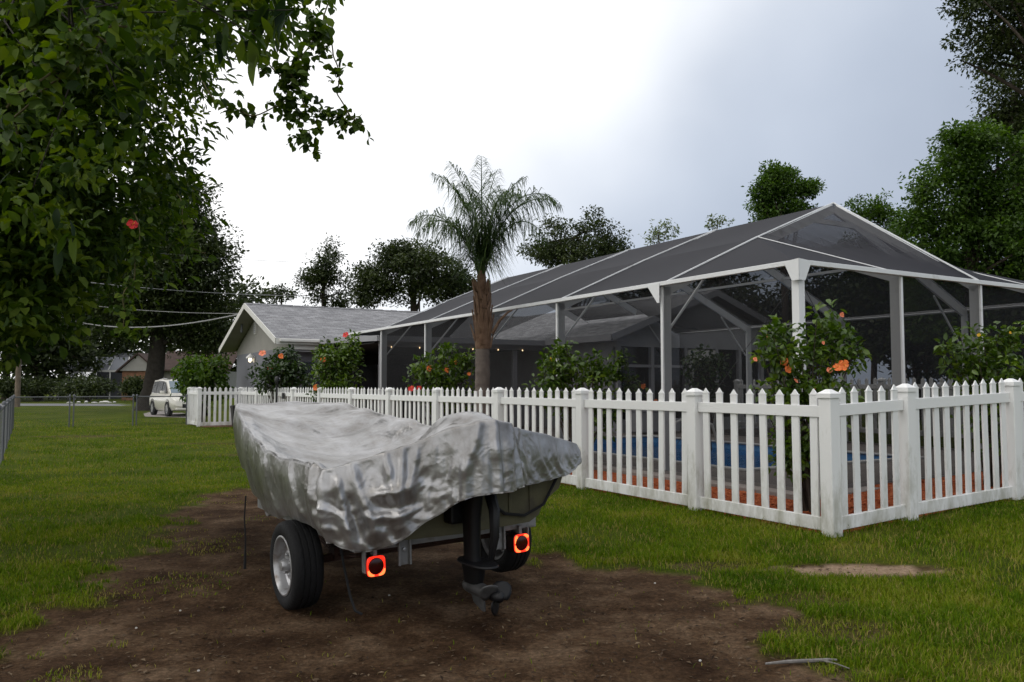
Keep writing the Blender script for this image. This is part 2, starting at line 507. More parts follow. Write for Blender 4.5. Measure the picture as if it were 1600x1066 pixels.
# ------------------------------------------------------------------ white picket fences
M_vinyl = mat('white_vinyl', (0.74, 0.74, 0.73), 0.38, spec=0.45, var=0.05, vscale=4, col2=(0.80, 0.80, 0.79), dirt=((0.42, 0.42, 0.34), 2.3, 0.60, 0.22))
def vinyl_dirty():
    m = bpy.data.materials.new('white_vinyl_grimed'); m.use_nodes = True
    nt = m.node_tree; N, K = nt.nodes, nt.links
    bs = N['Principled BSDF']; bs.inputs['Roughness'].default_value = 0.4; bs.inputs['Specular IOR Level'].default_value = 0.4
    ge = N.new('ShaderNodeNewGeometry'); sp = N.new('ShaderNodeSeparateXYZ'); K.new(ge.outputs['Position'], sp.inputs[0])
    no = N.new('ShaderNodeTexNoise'); no.inputs['Scale'].default_value = 5; no.inputs['Detail'].default_value = 7
    no.inputs['Roughness'].default_value = 0.7
    mp = N.new('ShaderNodeMapping'); mp.inputs['Scale'].default_value = (1, 1, .35); K.new(ge.outputs['Position'], mp.inputs[0])
    K.new(mp.outputs[0], no.inputs['Vector'])
    h = N.new('ShaderNodeMapRange'); h.inputs[1].default_value = 0.0; h.inputs[2].default_value = 1.1
    h.inputs[3].default_value = 0.17; h.inputs[4].default_value = -0.10
    K.new(sp.outputs['Z'], h.inputs[0])
    ad = N.new('ShaderNodeMath'); ad.operation = 'ADD'; K.new(no.outputs['Fac'], ad.inputs[0]); K.new(h.outputs[0], ad.inputs[1])
    mr = N.new('ShaderNodeMapRange'); mr.inputs[1].default_value = 0.54; mr.inputs[2].default_value = 0.84; mr.inputs[4].default_value = 0.85
    K.new(ad.outputs[0], mr.inputs[0])
    mx = N.new('ShaderNodeMix'); mx.data_type = 'RGBA'
    K.new(mr.outputs[0], mx.inputs['Factor'])
    mx.inputs['A'].default_value = (0.77, 0.77, 0.765, 1); mx.inputs['B'].default_value = (0.30, 0.29, 0.215, 1)
    K.new(mx.outputs['Result'], bs.inputs['Base Color'])
    return m
M_vin = vinyl_dirty()
POST_H = 1.45
def post_mesh():
    mb = MB(); w = 0.072
    mb.box(-w, w, -w, w, -0.06, 1.375)
    return mb.mesh('post', M_vin)
def cap_mesh():
    mb = MB(); w = 0.086
    mb.box(-w, w, -w, w, 1.352, 1.396)
    w2 = 0.08
    b = [(-w2,-w2,1.396),(w2,-w2,1.396),(w2,w2,1.396),(-w2,w2,1.396)]
    t = [(-.02,-.02,1.45-.012),(.02,-.02,1.45-.012),(.02,.02,1.45-.012),(-.02,.02,1.45-.012)]
    mb.quadbox(b + t)
    return mb.mesh('post_cap', M_vin)
def picket_mesh(z0=0.09, z1=1.44, tip=True):
    # local x = across the picket, y = thickness
    mb = MB(); w, t = 0.045, 0.011
    zs = z1 - 0.06
    if tip:
        v = [(-w,-t,z0),(w,-t,z0),(w,t,z0),(-w,t,z0),(-w,-t,zs),(w,-t,zs),(w,t,zs),(-w,t,zs),(-.003,-.003,z1),(.003,-.003,z1),(.003,.003,z1),(-.003,.003,z1)]
        b = len(mb.v); mb.v += v
        for q in ((0,3,2,1),(0,1,5,4),(1,2,6,5),(2,3,7,6),(3,0,4,7),(4,5,9,8),(5,6,10,9),(6,7,11,10),(7,4,8,11),(8,9,10,11)):
            mb.f.append(q); mb.m.append(0)
        w3, t3 = w + .004, t + .004
        mb.box(-w3, w3, -t3, t3, zs - .004, zs + .006)
    else:
        mb.box(-w, w, -t, t, z0, zs - 0.01)
    return mb.mesh('picket', M_vin)
ME_post, ME_cap, ME_pick, ME_broken = post_mesh(), cap_mesh(), picket_mesh(), picket_mesh(tip=False)
for _m in (ME_post, ME_cap):
    pass
def rail_piece(parent, p0, p1, zc, h, w=0.052):
    mb = MB(); mb.beam((p0[0], p0[1], p0[2] + zc), (p1[0], p1[1], p1[2] + zc), w, h)
    o = mb.build('rail', M_vin, parent, bevel=0.004)
    return o
def fence_run(root, nodes, base, axis_, broken=(), skip_first_post=False, npk=None):
    """nodes: distances along axis_, base(d)-> local (x,y,z) of the ground there"""
    for i, d in enumerate(nodes):
        if i == 0 and skip_first_post: continue
        p = base(d)
        po = put('post', ME_post, root, p)
        md = po.modifiers.new('bevel', 'BEVEL'); md.width = 0.005; md.segments = 1
        po.rotation_euler = (random.uniform(-.006, .006), random.uniform(-.006, .006), random.uniform(-.01, .01))
        put('post_cap', ME_cap, po)
    for i in range(len(nodes) - 1):
        a, b = nodes[i] + 0.072, nodes[i + 1] - 0.072
        pa, pb = base(a), base(b)
        rail_piece(root, pa, pb, 1.215, 0.115)
        rail_piece(root, pa, pb, 0.10, 0.13)
        n = npk[i] if npk else max(1, int(round((b - a) / 0.228)))
        for k in range(n):
            t = (k + 0.5) / n
            t = 0.5 + (t - 0.5) * 0.985
            d = a + (b - a) * t
            p = base(d)
            me = ME_broken if (i, k) in broken else ME_pick
            put('picket', me, root, (p[0], p[1], p[2] + random.uniform(-.008, .008)),
                (random.uniform(-.008, .008), random.uniform(-.012, .012), (math.pi / 2 if axis_ == 'y' else 0) + random.uniform(-.03, .03)))
fence = empty('picket_fence', (F0[0], F0[1], 0), PHI, 'white vinyl picket fence running from its near corner along the lawn round the pool cage', 'fence')
def f_y(d):
    p = F0 + d * LV
    return (0, d, max(gz(p[0] - .1, p[1]), -0.03) * 0.6)
def f_x(d):
    p = F0 + d * RV
    return (d, 0, 0.26 * (1 - math.exp(-d / 5.5)))
left_nodes = [0, 1.9, 4.2, 6.6, 9.02, 11.45, 13.9, 16.4, 18.95, 20.9, 23.4, 26.0]
fence_run(fence, left_nodes, f_y, 'y', broken={(3, 3)}, npk=[8, 10, 10, 10, 10, 10, 10, 10, 8, 10, 10])
fence_run(fence, [0, 1.22, 3.27, 5.7], f_x, 'x', skip_first_post=True, npk=[5, 10, 10])
# latch box and dark pole seen on the far part
M_black = mat('black_plastic', (0.012, 0.012, 0.013), 0.45, var=0.2)
mb = MB(); mb.box(-.10, -.06, 19.75, 19.95, 1.08, 1.26); mb.build('latch', M_black, fence, bevel=.01)

gate = empty('picket_gate', (float(F0[0] + 26 * LV[0]), float(F0[1] + 26 * LV[1]), 0), PHI, 'white picket gate with a hinge post at the far end of the fence', 'gate')
fence_run(gate, [-1.46, -0.0], lambda d: (d, 0.0, 0.0), 'x', npk=[7])
for c in [c for c in gate.children if c.name.startswith('post') and abs(c.location.x) < .01]:
    for cc in list(c.children): bpy.data.objects.remove(cc, do_unlink=True)
    bpy.data.objects.remove(c, do_unlink=True)
side = empty('picket_fence', (float(F0[0] + 26 * LV[0] - 1.46 * RV[0]), float(F0[1] + 26 * LV[1] - 1.46 * RV[1]), 0), PHI,
             'short white fence panel turned away beyond the gate, next to the green bush', 'fence')
fence_run(side, [0, 2.1], lambda d: (0, d, 0.0), 'y', skip_first_post=True)
back = empty('picket_fence', W(10.0, 1.0, 0), PHI, 'white picket fence seen greyed through the screens on the far side of the pool', 'fence')
fence_run(back, [0, 2.44, 4.88, 7.32, 9.76], lambda d: (0, d, 0.24), 'y')

# ------------------------------------------------------------------ chain-link fence on the left
M_galv = mat('galvanised', (0.11, 0.115, 0.125), 0.6, metal=0.3, var=0.15)
K0 = np.array([-17.35, 28.6])
def chain_run(root, length, axis_, posts, mesh=True, s=0.075):
    def P(d, z): return (d, 0, z) if axis_ == 'x' else (0, d, z)
    for d in posts:
        mb = MB(); mb.tube([P(d, -.05), P(d, 1.12)], 0.024, 8); mb.lathe([(.04, 1.10), (.04, 1.14), (.015, 1.17), (0.001, 1.175)], P(d, 0), n=8)
        mb.build('post', M_galv, root, smooth=True)
    a, b = min(0, length), max(0, length)
    mb = MB(); mb.tube([P(a, 1.08), P(b, 1.08)], 0.022, 6); mb.build('top_rail', M_galv, root, smooth=True)
    if mesh:
        mb = MB(); H = 1.05; n = int((b - a + H) / s)
        for sg in (1, -1):
            for k in range(n):
                d0 = a - H + k * s
                q = [(d0, .03), (d0 + H, .03 + H)]
                x0, x1 = max(a, d0), min(b, d0 + H)
                if x1 - x0 < .02: continue
                z0, z1 = .03 + (x0 - d0), .03 + (x1 - d0)
                if sg < 0: z0, z1 = 1.11 - z0, 1.11 - z1
                mb.tube([P(x0, z0), P(x1, z1)], 0.0011, 3, cap=False)
        o = mb.build('wire_mesh', M_galv, root); o['kind'] = 'stuff'
cf = empty('chain_link_fence', (float(K0[0]), float(K0[1]), 0), PHI, 'grey chain-link fence coming along the left edge of the lawn', 'fence')
chain_run(cf, -23.0, 'y', [0.0, -3.6, -7.2, -10.8, -14.4, -18, -21.6], s=.13)
cx = empty('chain_link_fence', (float(K0[0]), float(K0[1]), 0), PHI, 'short chain-link panel between the corner post and the gate', 'fence')
chain_run(cx, 1.75, 'x', [1.72])
p = K0 + 1.85 * RV
cg = empty('chain_link_gate', (float(p[0]), float(p[1]), 0), PHI, 'chain-link gate across the lawn between two pairs of pipe posts', 'gate')
chain_run(cg, 1.95, 'x', [0.0, 1.95])
p = K0 + 3.92 * RV
cz = empty('chain_link_fence', (float(p[0]), float(p[1]), 0), PHI, 'chain-link panel right of the gate ending by the white picket gate', 'fence')
chain_run(cz, 1.75, 'x', [0.0, 1.75])
# ------------------------------------------------------------------ pool cage
M_alu = mat('white_aluminium', (0.72, 0.73, 0.74), 0.35, spec=0.5, var=0.04, vscale=1.5, dirt=((0.45, 0.45, 0.43), 3.0, 0.62, 0.2))
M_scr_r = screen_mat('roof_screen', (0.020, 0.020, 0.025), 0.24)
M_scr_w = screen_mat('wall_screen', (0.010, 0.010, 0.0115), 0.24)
EZ, RZ, DZ = 3.04, 4.80, 0.12
BR, BZ = 2.12, 3.985
MID = ENC_W / 2
cage = empty('pool_enclosure', (float(CC[0]), float(CC[1]), 0), PHI, 'white-framed pool cage with charcoal insect screen and hipped screen roof behind the fence', 'pool enclosure')
FR = [2.62, 5.57, 8.52, 11.47, 14.42]
def one(name, fn, m=M_alu, bev=0.0, parent=None):
    mb = MB(); fn(mb); return mb.build(name, m, parent or cage, bevel=bev)
# posts
one('corner_post', lambda b: b.box(-.03, .085, -.03, .085, DZ, EZ - .02), bev=.004)
for l in FR:
    one('post', lambda b: b.box(-.028, .15, l - .025, l + .025, DZ, EZ - .02), bev=.003)
for r in (BR, MID, ENC_W - BR):
    one('post', lambda b: b.box(r - .025, r + .025, -.028, .15, DZ, EZ - .02), bev=.003)
one('corner_post', lambda b: b.box(ENC_W - .085, ENC_W + .03, -.03, .085, DZ, EZ - .02))
for l in FR[:3]:
    one('post', lambda b: b.box(ENC_W - .15, ENC_W + .028, l - .025, l + .025, DZ, EZ - .02), bev=.003)
M_base = mat('bronze_base_rail', (0.11, 0.10, 0.095), .6)
# eave beams (gutter) and lower rail
one('eave_beam', lambda b: b.box(-.075, -.006, -.075, 17.4, EZ - .015, EZ + .05), bev=.006)
one('eave_beam', lambda b: b.box(-.004, ENC_W + .075, -.075, -.006, EZ - .017, EZ + .048), bev=.006)
one('eave_beam', lambda b: b.box(ENC_W + .006, ENC_W + .075, -.004, 11.4, EZ - .03, EZ + .055))
one('base_rail', lambda b: b.box(-.026, .024, .09, 14.4, DZ + .002, DZ + .045), M_base)
one('base_rail', lambda b: b.box(.09, ENC_W - .09, -.026, .024, DZ + .002, DZ + .045), M_base)
one('base_rail', lambda b: b.box(ENC_W - .024, ENC_W + .026, .09, 11.3, DZ + .002, DZ + .045), M_base)
# rafters and collars under the screen
def slope(r):
    q = r if r <= MID else ENC_W - r
    return EZ + (BZ - EZ) * q / BR if q < BR else BZ + (RZ - BZ) * (q - BR) / (MID - BR)
for i, l in enumerate(FR):
    for s in (0, 1):
        f = (lambda r: r) if s == 0 else (lambda r: ENC_W - r)
        if s == 1 and l > 11: 
            end = 1.5
        else: end = 0.02
        def rf(b):
            b.beam((f(end), l, slope(end) - .10), (f(BR), l, BZ - .10), .05, .17)
            b.beam((f(BR + .002), l, BZ - .10), (f(MID - .03), l, RZ - .10), .048, .168)
        one('rafter', rf)
        one('roof_batten', lambda b: (b.beam((f(.0), l, EZ + .03), (f(BR), l, BZ + .022), .026, .02), b.beam((f(BR), l, BZ + .02), (f(MID), l, RZ + .02), .026, .02)))
        one('knee_brace', lambda b: b.beam((f(.12), l + .06, EZ - .75), (f(1.0), l + .06, slope(1.0) - .2), .03, .03))
    one('collar_tie', lambda b: b.beam((MID - .55, l, RZ - .36), (MID + .55, l, RZ - .36), .045, .09))
one('ridge_beam', lambda b: b.box(MID - .04, MID + .04, FR[0], FR[-1], RZ - .13, RZ - .05))
for f in ((lambda r: r), (lambda r: ENC_W - r)):
    one('purlin', lambda b: b.box(f(BR) - .025, f(BR) + .025, FR[0] + .03, FR[-1], BZ - .13, BZ - .075))
# end rafters
A0, A1 = (MID, FR[0], RZ), (MID, 0, EZ)
one('end_rafter', lambda b: b.beam((MID, FR[0] - .04, RZ - .10), (MID, .03, EZ - .06), .05, .14))
one('roof_batten', lambda b: b.beam((MID, FR[0], RZ + .02), (MID, -.03, EZ + .03), .028, .02))
for f in ((lambda r: r), (lambda r: ENC_W - r)):
    one('roof_wire', lambda b: b.tube([(f(BR), FR[0], BZ + .02), (f(BR), 0, EZ + .03)], .008, 6))
    one('end_rafter', lambda b: b.beam((f(BR), FR[0] - .04, BZ - .08), (f(BR), .03, EZ - .06), .045, .10))
    one('hip_rafter', lambda b: b.beam((f(BR), FR[0] - .04, BZ - .07), (f(.06), .06, EZ - .06), .045, .09))
# screens
def panel(name, P, m):
    mb = MB(); mb.face(P); return mb.build(name, m, cage)
lw = [0] + FR
for a, b in zip(lw[:-1], lw[1:]):
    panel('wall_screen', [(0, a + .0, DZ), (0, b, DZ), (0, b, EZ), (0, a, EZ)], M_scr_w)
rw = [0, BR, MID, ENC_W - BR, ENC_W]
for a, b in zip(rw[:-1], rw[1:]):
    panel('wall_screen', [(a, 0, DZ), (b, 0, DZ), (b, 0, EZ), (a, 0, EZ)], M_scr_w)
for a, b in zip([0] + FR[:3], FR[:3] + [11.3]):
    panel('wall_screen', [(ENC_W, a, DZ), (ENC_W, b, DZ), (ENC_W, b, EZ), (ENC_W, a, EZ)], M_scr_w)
def sag_panel(P, sag):
    # a screen cloth stretched over four corners, sagging slightly between the rafters
    n = 8; mb = MB(); P = [Vector(p) for p in P]
    for j in range(n + 1):
        for i in range(n + 1):
            u, v = i / n, j / n
            p = P[0] * (1-u) * (1-v) + P[1] * u * (1-v) + P[2] * u * v + P[3] * (1-u) * v
            mb.v.append((p.x, p.y, p.z - sag * 16 * u * (1-u) * v * (1-v)))
    for j in range(n):
        for i in range(n):
            a = j * (n + 1) + i
            mb.f.append((a, a + 1, a + n + 2, a + n + 1)); mb.m.append(0)
    o = mb.build('roof_screen', M_scr_r, cage, smooth=True)
for a, b in zip(FR[:-1], FR[1:]):
    for f in ((lambda r: r), (lambda r: ENC_W - r)):
        if f(0) > 1 and a > 11:
            sag_panel([(7.0, a, slope(7.0)), (7.0, b, slope(7.0)), (f(BR), b, BZ), (f(BR), a, BZ)], .02)
            sag_panel([(f(BR), a, BZ), (f(BR), b, BZ), (f(MID), b, RZ), (f(MID), a, RZ)], .04)
            continue
        sag_panel([(f(0), a, EZ + .01), (f(0), b, EZ + .01), (f(BR), b, BZ), (f(BR), a, BZ)], .05)
        sag_panel([(f(BR), a, BZ), (f(BR), b, BZ), (f(MID), b, RZ), (f(MID), a, RZ)], .04)
for f in ((lambda r: r), (lambda r: ENC_W - r)):
    panel('roof_screen', [(f(0), 0, EZ + .01), (f(0), FR[0], EZ + .01), (f(BR), FR[0], BZ)], M_scr_r)
    panel('roof_screen', [(f(0), 0, EZ + .01), (f(BR), FR[0], BZ), (f(BR), 0, EZ + .01)], M_scr_r)
    sag_panel([(f(BR), 0, EZ + .01), (f(MID), 0, EZ + .01), (MID, FR[0], RZ), (f(BR), FR[0], BZ)], .03)
# hip down to the house eave
panel('roof_screen', [(0, FR[-1], EZ + .01), (BR, FR[-1], BZ), (BR, 18.0, 3.12), (0, 17.4, EZ + .01)], M_scr_r)
panel('roof_screen', [(BR, FR[-1], BZ), (MID, FR[-1], RZ), (MID, 18.6, 3.14), (BR, 18.0, 3.12)], M_scr_r)
panel('roof_screen', [(MID, FR[-1], RZ), (ENC_W - BR, FR[-1], BZ), (MID + 1.4, 18.6, 3.14), (MID, 18.6, 3.14)], M_scr_r)
# gusset plates
def gus(b, flip, axis_):
    pts = [(-.088, EZ + .056), (.16 * flip, EZ + .04), (.03 * flip, EZ - .22), (-.088, EZ - .22)]
    if axis_ == 'l':
        b.prism([(-.082, y, z) for y, z in pts], (-.006, 0, 0))
    else:
        b.prism([(x, -.082, z) for x, z in pts], (0, -.006, 0))
one('gusset_plate', lambda b: gus(b, 1, 'l'))
one('gusset_plate', lambda b: gus(b, 1, 'r'))
def gus2(b):
    l = FR[0]
    b.prism([(-.082, l - .02, EZ + .03), (-.082, l + .26, EZ - .0), (-.082, l + .03, EZ - .28), (-.082, l - .02, EZ - .28)], (-.006, 0, 0))
one('gusset_plate', gus2)
M_steel = mat('steel_cable', (0.2, 0.2, 0.2), 0.4, metal=0.8)
one('brace_cable', lambda b: b.tube([(.03, .06, EZ - .2), (.03, 2.55, .4)], .004, 5), M_steel)
one('brace_cable', lambda b: b.tube([(.06, .03, EZ - .2), (2.05, .03, .4)], .004, 5), M_steel)

# ------------------------------------------------------------------ pool deck and pool
M_deck = mat('deck_concrete', (0.20, 0.175, 0.16), 0.9, var=0.12, vscale=1.6, bump=0.3, bscale=60)
PR0, PR1, PL0, PL1 = 1.3, 5.9, 2.2, 10.0
deck = empty('pool_deck', (float(CC[0]), float(CC[1]), 0), PHI, kind='structure')
for i, (a, b, c, d) in enumerate(((-.28, PR0, -.28, 22.9), (PR1, ENC_W + .3, -.28, 11.55), (PR0, PR1, -.28, PL0), (PR0, PR1, PL1, 22.9), (PR1, 13, 11.55, 22.9))):
    mb = MB(); mb.box(a + .001, b - .001, c + .001, d - .001, -.35, DZ - .001 * i); mb.build('slab', M_deck, deck, bevel=.012)
M_liner = mat('pool_liner', (0.06, 0.22, 0.48), 0.35, var=0.35, vscale=9, col2=(0.14, 0.40, 0.70), detail=6)
M_cope = mat('pool_coping', (0.55, 0.54, 0.52), 0.6)
pool = empty('swimming_pool', W(PR0, PL0, 0), PHI, 'blue swimming pool sunk in the deck inside the screened cage', 'pool')
pw, pl = PR1 - PR0, PL1 - PL0
mb = MB(); mb.box(0, pw, 0, pl, -2.1, -1.5)
mb.box(0, .06, 0, pl, -1.5, DZ - .02); mb.box(pw - .06, pw, 0, pl, -1.5, DZ - .02); mb.box(.06, pw - .06, 0, .06, -1.5, DZ - .02); mb.box(.06, pw - .06, pl - .06, pl, -1.5, DZ - .02)
mb.build('basin', M_liner, pool)
mb = MB()
for a, b, c, d in ((-.05, .10, -.05, pl + .05), (pw - .10, pw + .05, -.05, pl + .05), (.101, pw - .101, -.05, .10), (.101, pw - .101, pl - .10, pl + .05)):
    mb.box(a, b, c, d, DZ - .0, DZ + .035)
mb.build('coping', M_cope, pool, bevel=.008)
def water_mat():
    m = bpy.data.materials.new('pool_water'); m.use_nodes = True
    nt = m.node_tree; N, K = nt.nodes, nt.links
    bs = N['Principled BSDF']
    bs.inputs['Base Color'].default_value = (0.05, 0.22, 0.45, 1); bs.inputs['Roughness'].default_value = 0.04
    tr = N.new('ShaderNodeBsdfTransparent'); tr.inputs[0].default_value = (0.55, 0.8, 0.95, 1)
    mx = N.new('ShaderNodeMixShader'); mx.inputs[0].default_value = 0.55
    K.new(bs.outputs[0], mx.inputs[1]); K.new(tr.outputs[0], mx.inputs[2]); K.new(mx.outputs[0], N['Material Output'].inputs[0])
    no = N.new('ShaderNodeTexNoise'); no.inputs['Scale'].default_value = 6
    tc = N.new('ShaderNodeTexCoord'); K.new(tc.outputs['Object'], no.inputs['Vector'])
    bp = N.new('ShaderNodeBump'); bp.inputs['Strength'].default_value = 0.15; bp.inputs['Distance'].default_value = 0.03
    K.new(no.outputs['Fac'], bp.inputs['Height']); K.new(bp.outputs[0], bs.inputs['Normal'])
    return m
mb = MB(); mb.face([(.06, .06, DZ - .14), (pw - .06, .06, DZ - .14), (pw - .06, pl - .06, DZ - .14), (.06, pl - .06, DZ - .14)]); mb.build('water', water_mat(), pool)
# grab rail by the pool
lad = empty('grab_rail', W(PR0 + .1, PL0 + .8, DZ), PHI, 'bent white pool grab rail standing on the deck edge', 'grab rail')
for s in (0, .5):
    mb = MB(); mb.tube([(-.45, s, 0), (-.45, s, .55), (-.38, s, .72), (-.22, s, .78), (-.02, s, .70), (.12, s, .35), (.15, s, -.2)], .022, 8); mb.build('rail', M_cope, lad, smooth=True)
# ------------------------------------------------------------------ the house behind
def shingle_mat(name, c1, c2):
    m = bpy.data.materials.new(name); m.use_nodes = True
    nt = m.node_tree; N, K = nt.nodes, nt.links
    bs = N['Principled BSDF']; bs.inputs['Roughness'].default_value = 0.95; bs.inputs['Specular IOR Level'].default_value = 0.15
    tc = N.new('ShaderNodeTexCoord')
    br = N.new('ShaderNodeTexBrick'); br.inputs['Scale'].default_value = 1.0
    br.inputs['Brick Width'].default_value = 0.34; br.inputs['Row Height'].default_value = 0.15; br.inputs['Mortar Size'].default_value = 0.006
    br.inputs['Color1'].default_value = (*c1, 1); br.inputs['Color2'].default_value = (*c2, 1)
    br.inputs['Mortar'].default_value = tuple(c * .45 for c in c1) + (1,); br.inputs['Bias'].default_value = -0.1
    K.new(tc.outputs['Object'], br.inputs['Vector'])
    no = N.new('ShaderNodeTexNoise'); no.inputs['Scale'].default_value = 60; no.inputs['Detail'].default_value = 3
    K.new(tc.outputs['Object'], no.inputs['Vector'])
    n2 = N.new('ShaderNodeTexNoise'); n2.inputs['Scale'].default_value = 2.2; n2.inputs['Detail'].default_value = 6
    mp = N.new('ShaderNodeMapping'); mp.inputs['Scale'].default_value = (1, 4, 1); K.new(tc.outputs['Object'], mp.inputs[0]); K.new(mp.outputs[0], n2.inputs['Vector'])
    a = N.new('ShaderNodeMath'); a.operation = 'MULTIPLY'; K.new(no.outputs['Fac'], a.inputs[0]); K.new(n2.outputs['Fac'], a.inputs[1])
    mr = N.new('ShaderNodeMapRange'); mr.inputs[1].default_value = .1; mr.inputs[2].default_value = .42; mr.inputs[3].default_value = .62; mr.inputs[4].default_value = 1.4
    K.new(a.outputs[0], mr.inputs[0])
    mx = N.new('ShaderNodeMix'); mx.data_type = 'RGBA'; mx.blend_type = 'MULTIPLY'; mx.inputs['Factor'].default_value = 1
    K.new(br.outputs['Color'], mx.inputs['A']); K.new(mr.outputs[0], mx.inputs['B'])
    K.new(mx.outputs['Result'], bs.inputs['Base Color'])
    bp = N.new('ShaderNodeBump'); bp.inputs['Strength'].default_value = 0.8; bp.inputs['Distance'].default_value = 0.02; bp.invert = True
    K.new(br.outputs['Fac'], bp.inputs['Height']); K.new(bp.outputs[0], bs.inputs['Normal'])
    return m
M_shing = shingle_mat('grey_shingles', (0.20, 0.20, 0.21), (0.30, 0.30, 0.31))
M_wall = mat('grey_painted_block', (0.165, 0.168, 0.19), 0.85, var=0.08, vscale=1.2, bump=0.15, bscale=25)
M_cream = mat('cream_gable', (0.27, 0.26, 0.235), 0.8, var=0.08, vscale=1.5)
M_trim = mat('house_trim', (0.62, 0.61, 0.58), 0.6, var=0.05)
M_gwall = mat('pale_grey_wall', (0.36, 0.36, 0.38), 0.8, var=0.06)
M_dark = mat('painted_porch_shade', (0.02, 0.017, 0.014), 0.6, var=0.3, vscale=1.5)  # deep porch shade put into the near-black colour of walls and ceiling
M_glass = mat('dark_glass', (0.012, 0.013, 0.015), 0.06, spec=0.6, var=0.1)
M_fascia = mat('grey_fascia', (0.30, 0.30, 0.32), 0.6, var=0.05)
house = empty('house', (float(CC[0]), float(CC[1]), 0), PHI, 'grey ranch house with shingled gable roof and wall lamp behind the fence', 'house')
HB = lambda name, fn, m, bev=0.0, parent=None: one(name, fn, m, bev, parent or house)
WR, WL0, WL1 = -0.9, 20.6, 28.6          # gable end wall
EVZ, RDZ, RDL = 3.05, 4.60, 24.6
# walls of the front wing
HB('wall', lambda b: b.box(WR, WR + .2, WL0, WL1, 0, 2.78), M_wall)
HB('gable_siding', lambda b: b.prism([(WR + .02, WL0 - .1, 2.782), (WR + .02, WL1 + .1, 2.782), (WR + .02, WL1 + .1, 2.95), (WR + .02, RDL, RDZ - .12), (WR + .02, WL0 - .1, 2.95)], (.15, 0, 0)), M_cream)
v = HB('gable_vent', lambda b: b.box(WR - .03, WR + .018, RDL + .65, RDL + .95, 3.5, 3.95), M_trim)
for k in range(5):
    one('louvre', lambda b: b.box(WR - .05, WR - .031, RDL + .68, RDL + .92, 3.54 + k * .08, 3.59 + k * .08), M_fascia, parent=v)
HB('wall', lambda b: b.box(WR + .2, .2, WL0, WL0 + .2, 0, 2.78), M_wall)
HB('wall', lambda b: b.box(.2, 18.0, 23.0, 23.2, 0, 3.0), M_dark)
HB('wall', lambda b: b.box(.2, .4, WL0 + .2, 23.0, 0, 2.78), M_wall)
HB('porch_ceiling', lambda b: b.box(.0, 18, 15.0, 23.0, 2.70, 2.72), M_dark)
HB('entry_door', lambda b: b.box(-.45, .15, WL0 - .03, WL0 - .002, .1, 2.3), M_glass)
# sliding doors along the porch back wall
for i in range(5):
    r0 = 1.2 + i * 2.3
    d = HB('sliding_door', lambda b: b.box(r0, r0 + 2.0, 22.94, 22.998, .14, 2.3), M_glass)
    for q in (0, 1.0, 2.0):
        one('door_frame', lambda b: b.box(r0 + q - .03, r0 + q + .03, 22.90, 22.939, .14, 2.3), M_fascia, parent=d)
# porch beam, posts
HB('porch_beam', lambda b: b.box(.12, 6.05, 14.85, 14.98, 2.60, 2.80), M_fascia, .01)
HB('eave_board', lambda b: b.box(-.9, .1, 20.2, 20.345, 2.62, 2.96), M_fascia, .01)
for r in (.2, 2.3, 4.62):
    HB('porch_post', lambda b: b.box(r - .07, r + .07, 14.86, 14.97, .12, 2.599), M_fascia)
HB('white_header', lambda b: b.box(-.85, .0, 20.12, 20.195, 2.70, 2.95), M_trim)
# roof of the front wing
RE0, RE1 = 20.0, 29.2
def roofslab(b, pts, t=.10):
    b.prism(pts, (0, 0, -t))
HBx0, HBx1 = -1.5, 19.0
def roof_obj(name, origin, ux, uy, w, h, parent):
    # slab in its own frame so that the shingle courses follow the slope
    mb = MB(); mb.box(0, w, 0, h, -.10, 0)
    o = mb.build(name, M_shing, parent)
    ux = Vector(ux).normalized(); uy = Vector(uy).normalized(); uz = ux.cross(uy)
    o.matrix_local = Matrix(((ux.x, uy.x, uz.x, origin[0]), (ux.y, uy.y, uz.y, origin[1]), (ux.z, uy.z, uz.z, origin[2]), (0, 0, 0, 1)))
    return o
hs = math.hypot(RDL - RE0, RDZ - EVZ)
roof_obj('roof', (HBx0, RE0, EVZ), (1, 0, 0), (0, RDL - RE0, RDZ - EVZ), HBx1 - HBx0, hs, house)
hs2 = math.hypot(RE1 - RDL, RDZ - EVZ)
roof_obj('roof', (HBx1, RE1, EVZ), (-1, 0, 0), (0, -(RE1 - RDL), RDZ - EVZ), HBx1 - HBx0, hs2, house)
def ridgecap(b):
    n = 66
    for k in range(n):
        x0 = HBx0 + (HBx1 - HBx0) * k / n; x1 = x0 + .27
        b.prism([(x0, RDL - .15, RDZ - .035), (x0, RDL, RDZ + .02 + .012 * (k % 2)), (x0, RDL + .15, RDZ - .035)], (x1 - x0, 0, .006))
HB('ridge_cap', ridgecap, M_shing)
# rake boards and fascia
HB('rake_board', lambda b: b.beam((HBx0 - .015, RE0, EVZ - .085), (HBx0 - .015, RDL, RDZ - .085), .028, .2), M_trim)
HB('rake_board', lambda b: b.beam((HBx0 - .015, RE1, EVZ - .085), (HBx0 - .015, RDL, RDZ - .085), .028, .2), M_trim)
HB('soffit', lambda b: (b.prism([(HBx0 + .01, RE0 + .02, EVZ - .13), (HBx0 + .01, RDL, RDZ - .13), (WR + .01, RDL, RDZ - .13), (WR + .01, RE0 + .02, EVZ - .13)], (0, 0, .02)),
                         b.prism([(HBx0 + .01, RE1 - .02, EVZ - .13), (HBx0 + .01, RDL, RDZ - .131), (WR + .01, RDL, RDZ - .131), (WR + .01, RE1 - .02, EVZ - .13)], (0, 0, .02))), M_cream)
HB('fascia', lambda b: b.box(HBx0, 1.2, RE0 - .03, RE0 - .002, EVZ - .19, EVZ - .0), M_trim)
hp = math.hypot(20.2 - 14.6, .16)
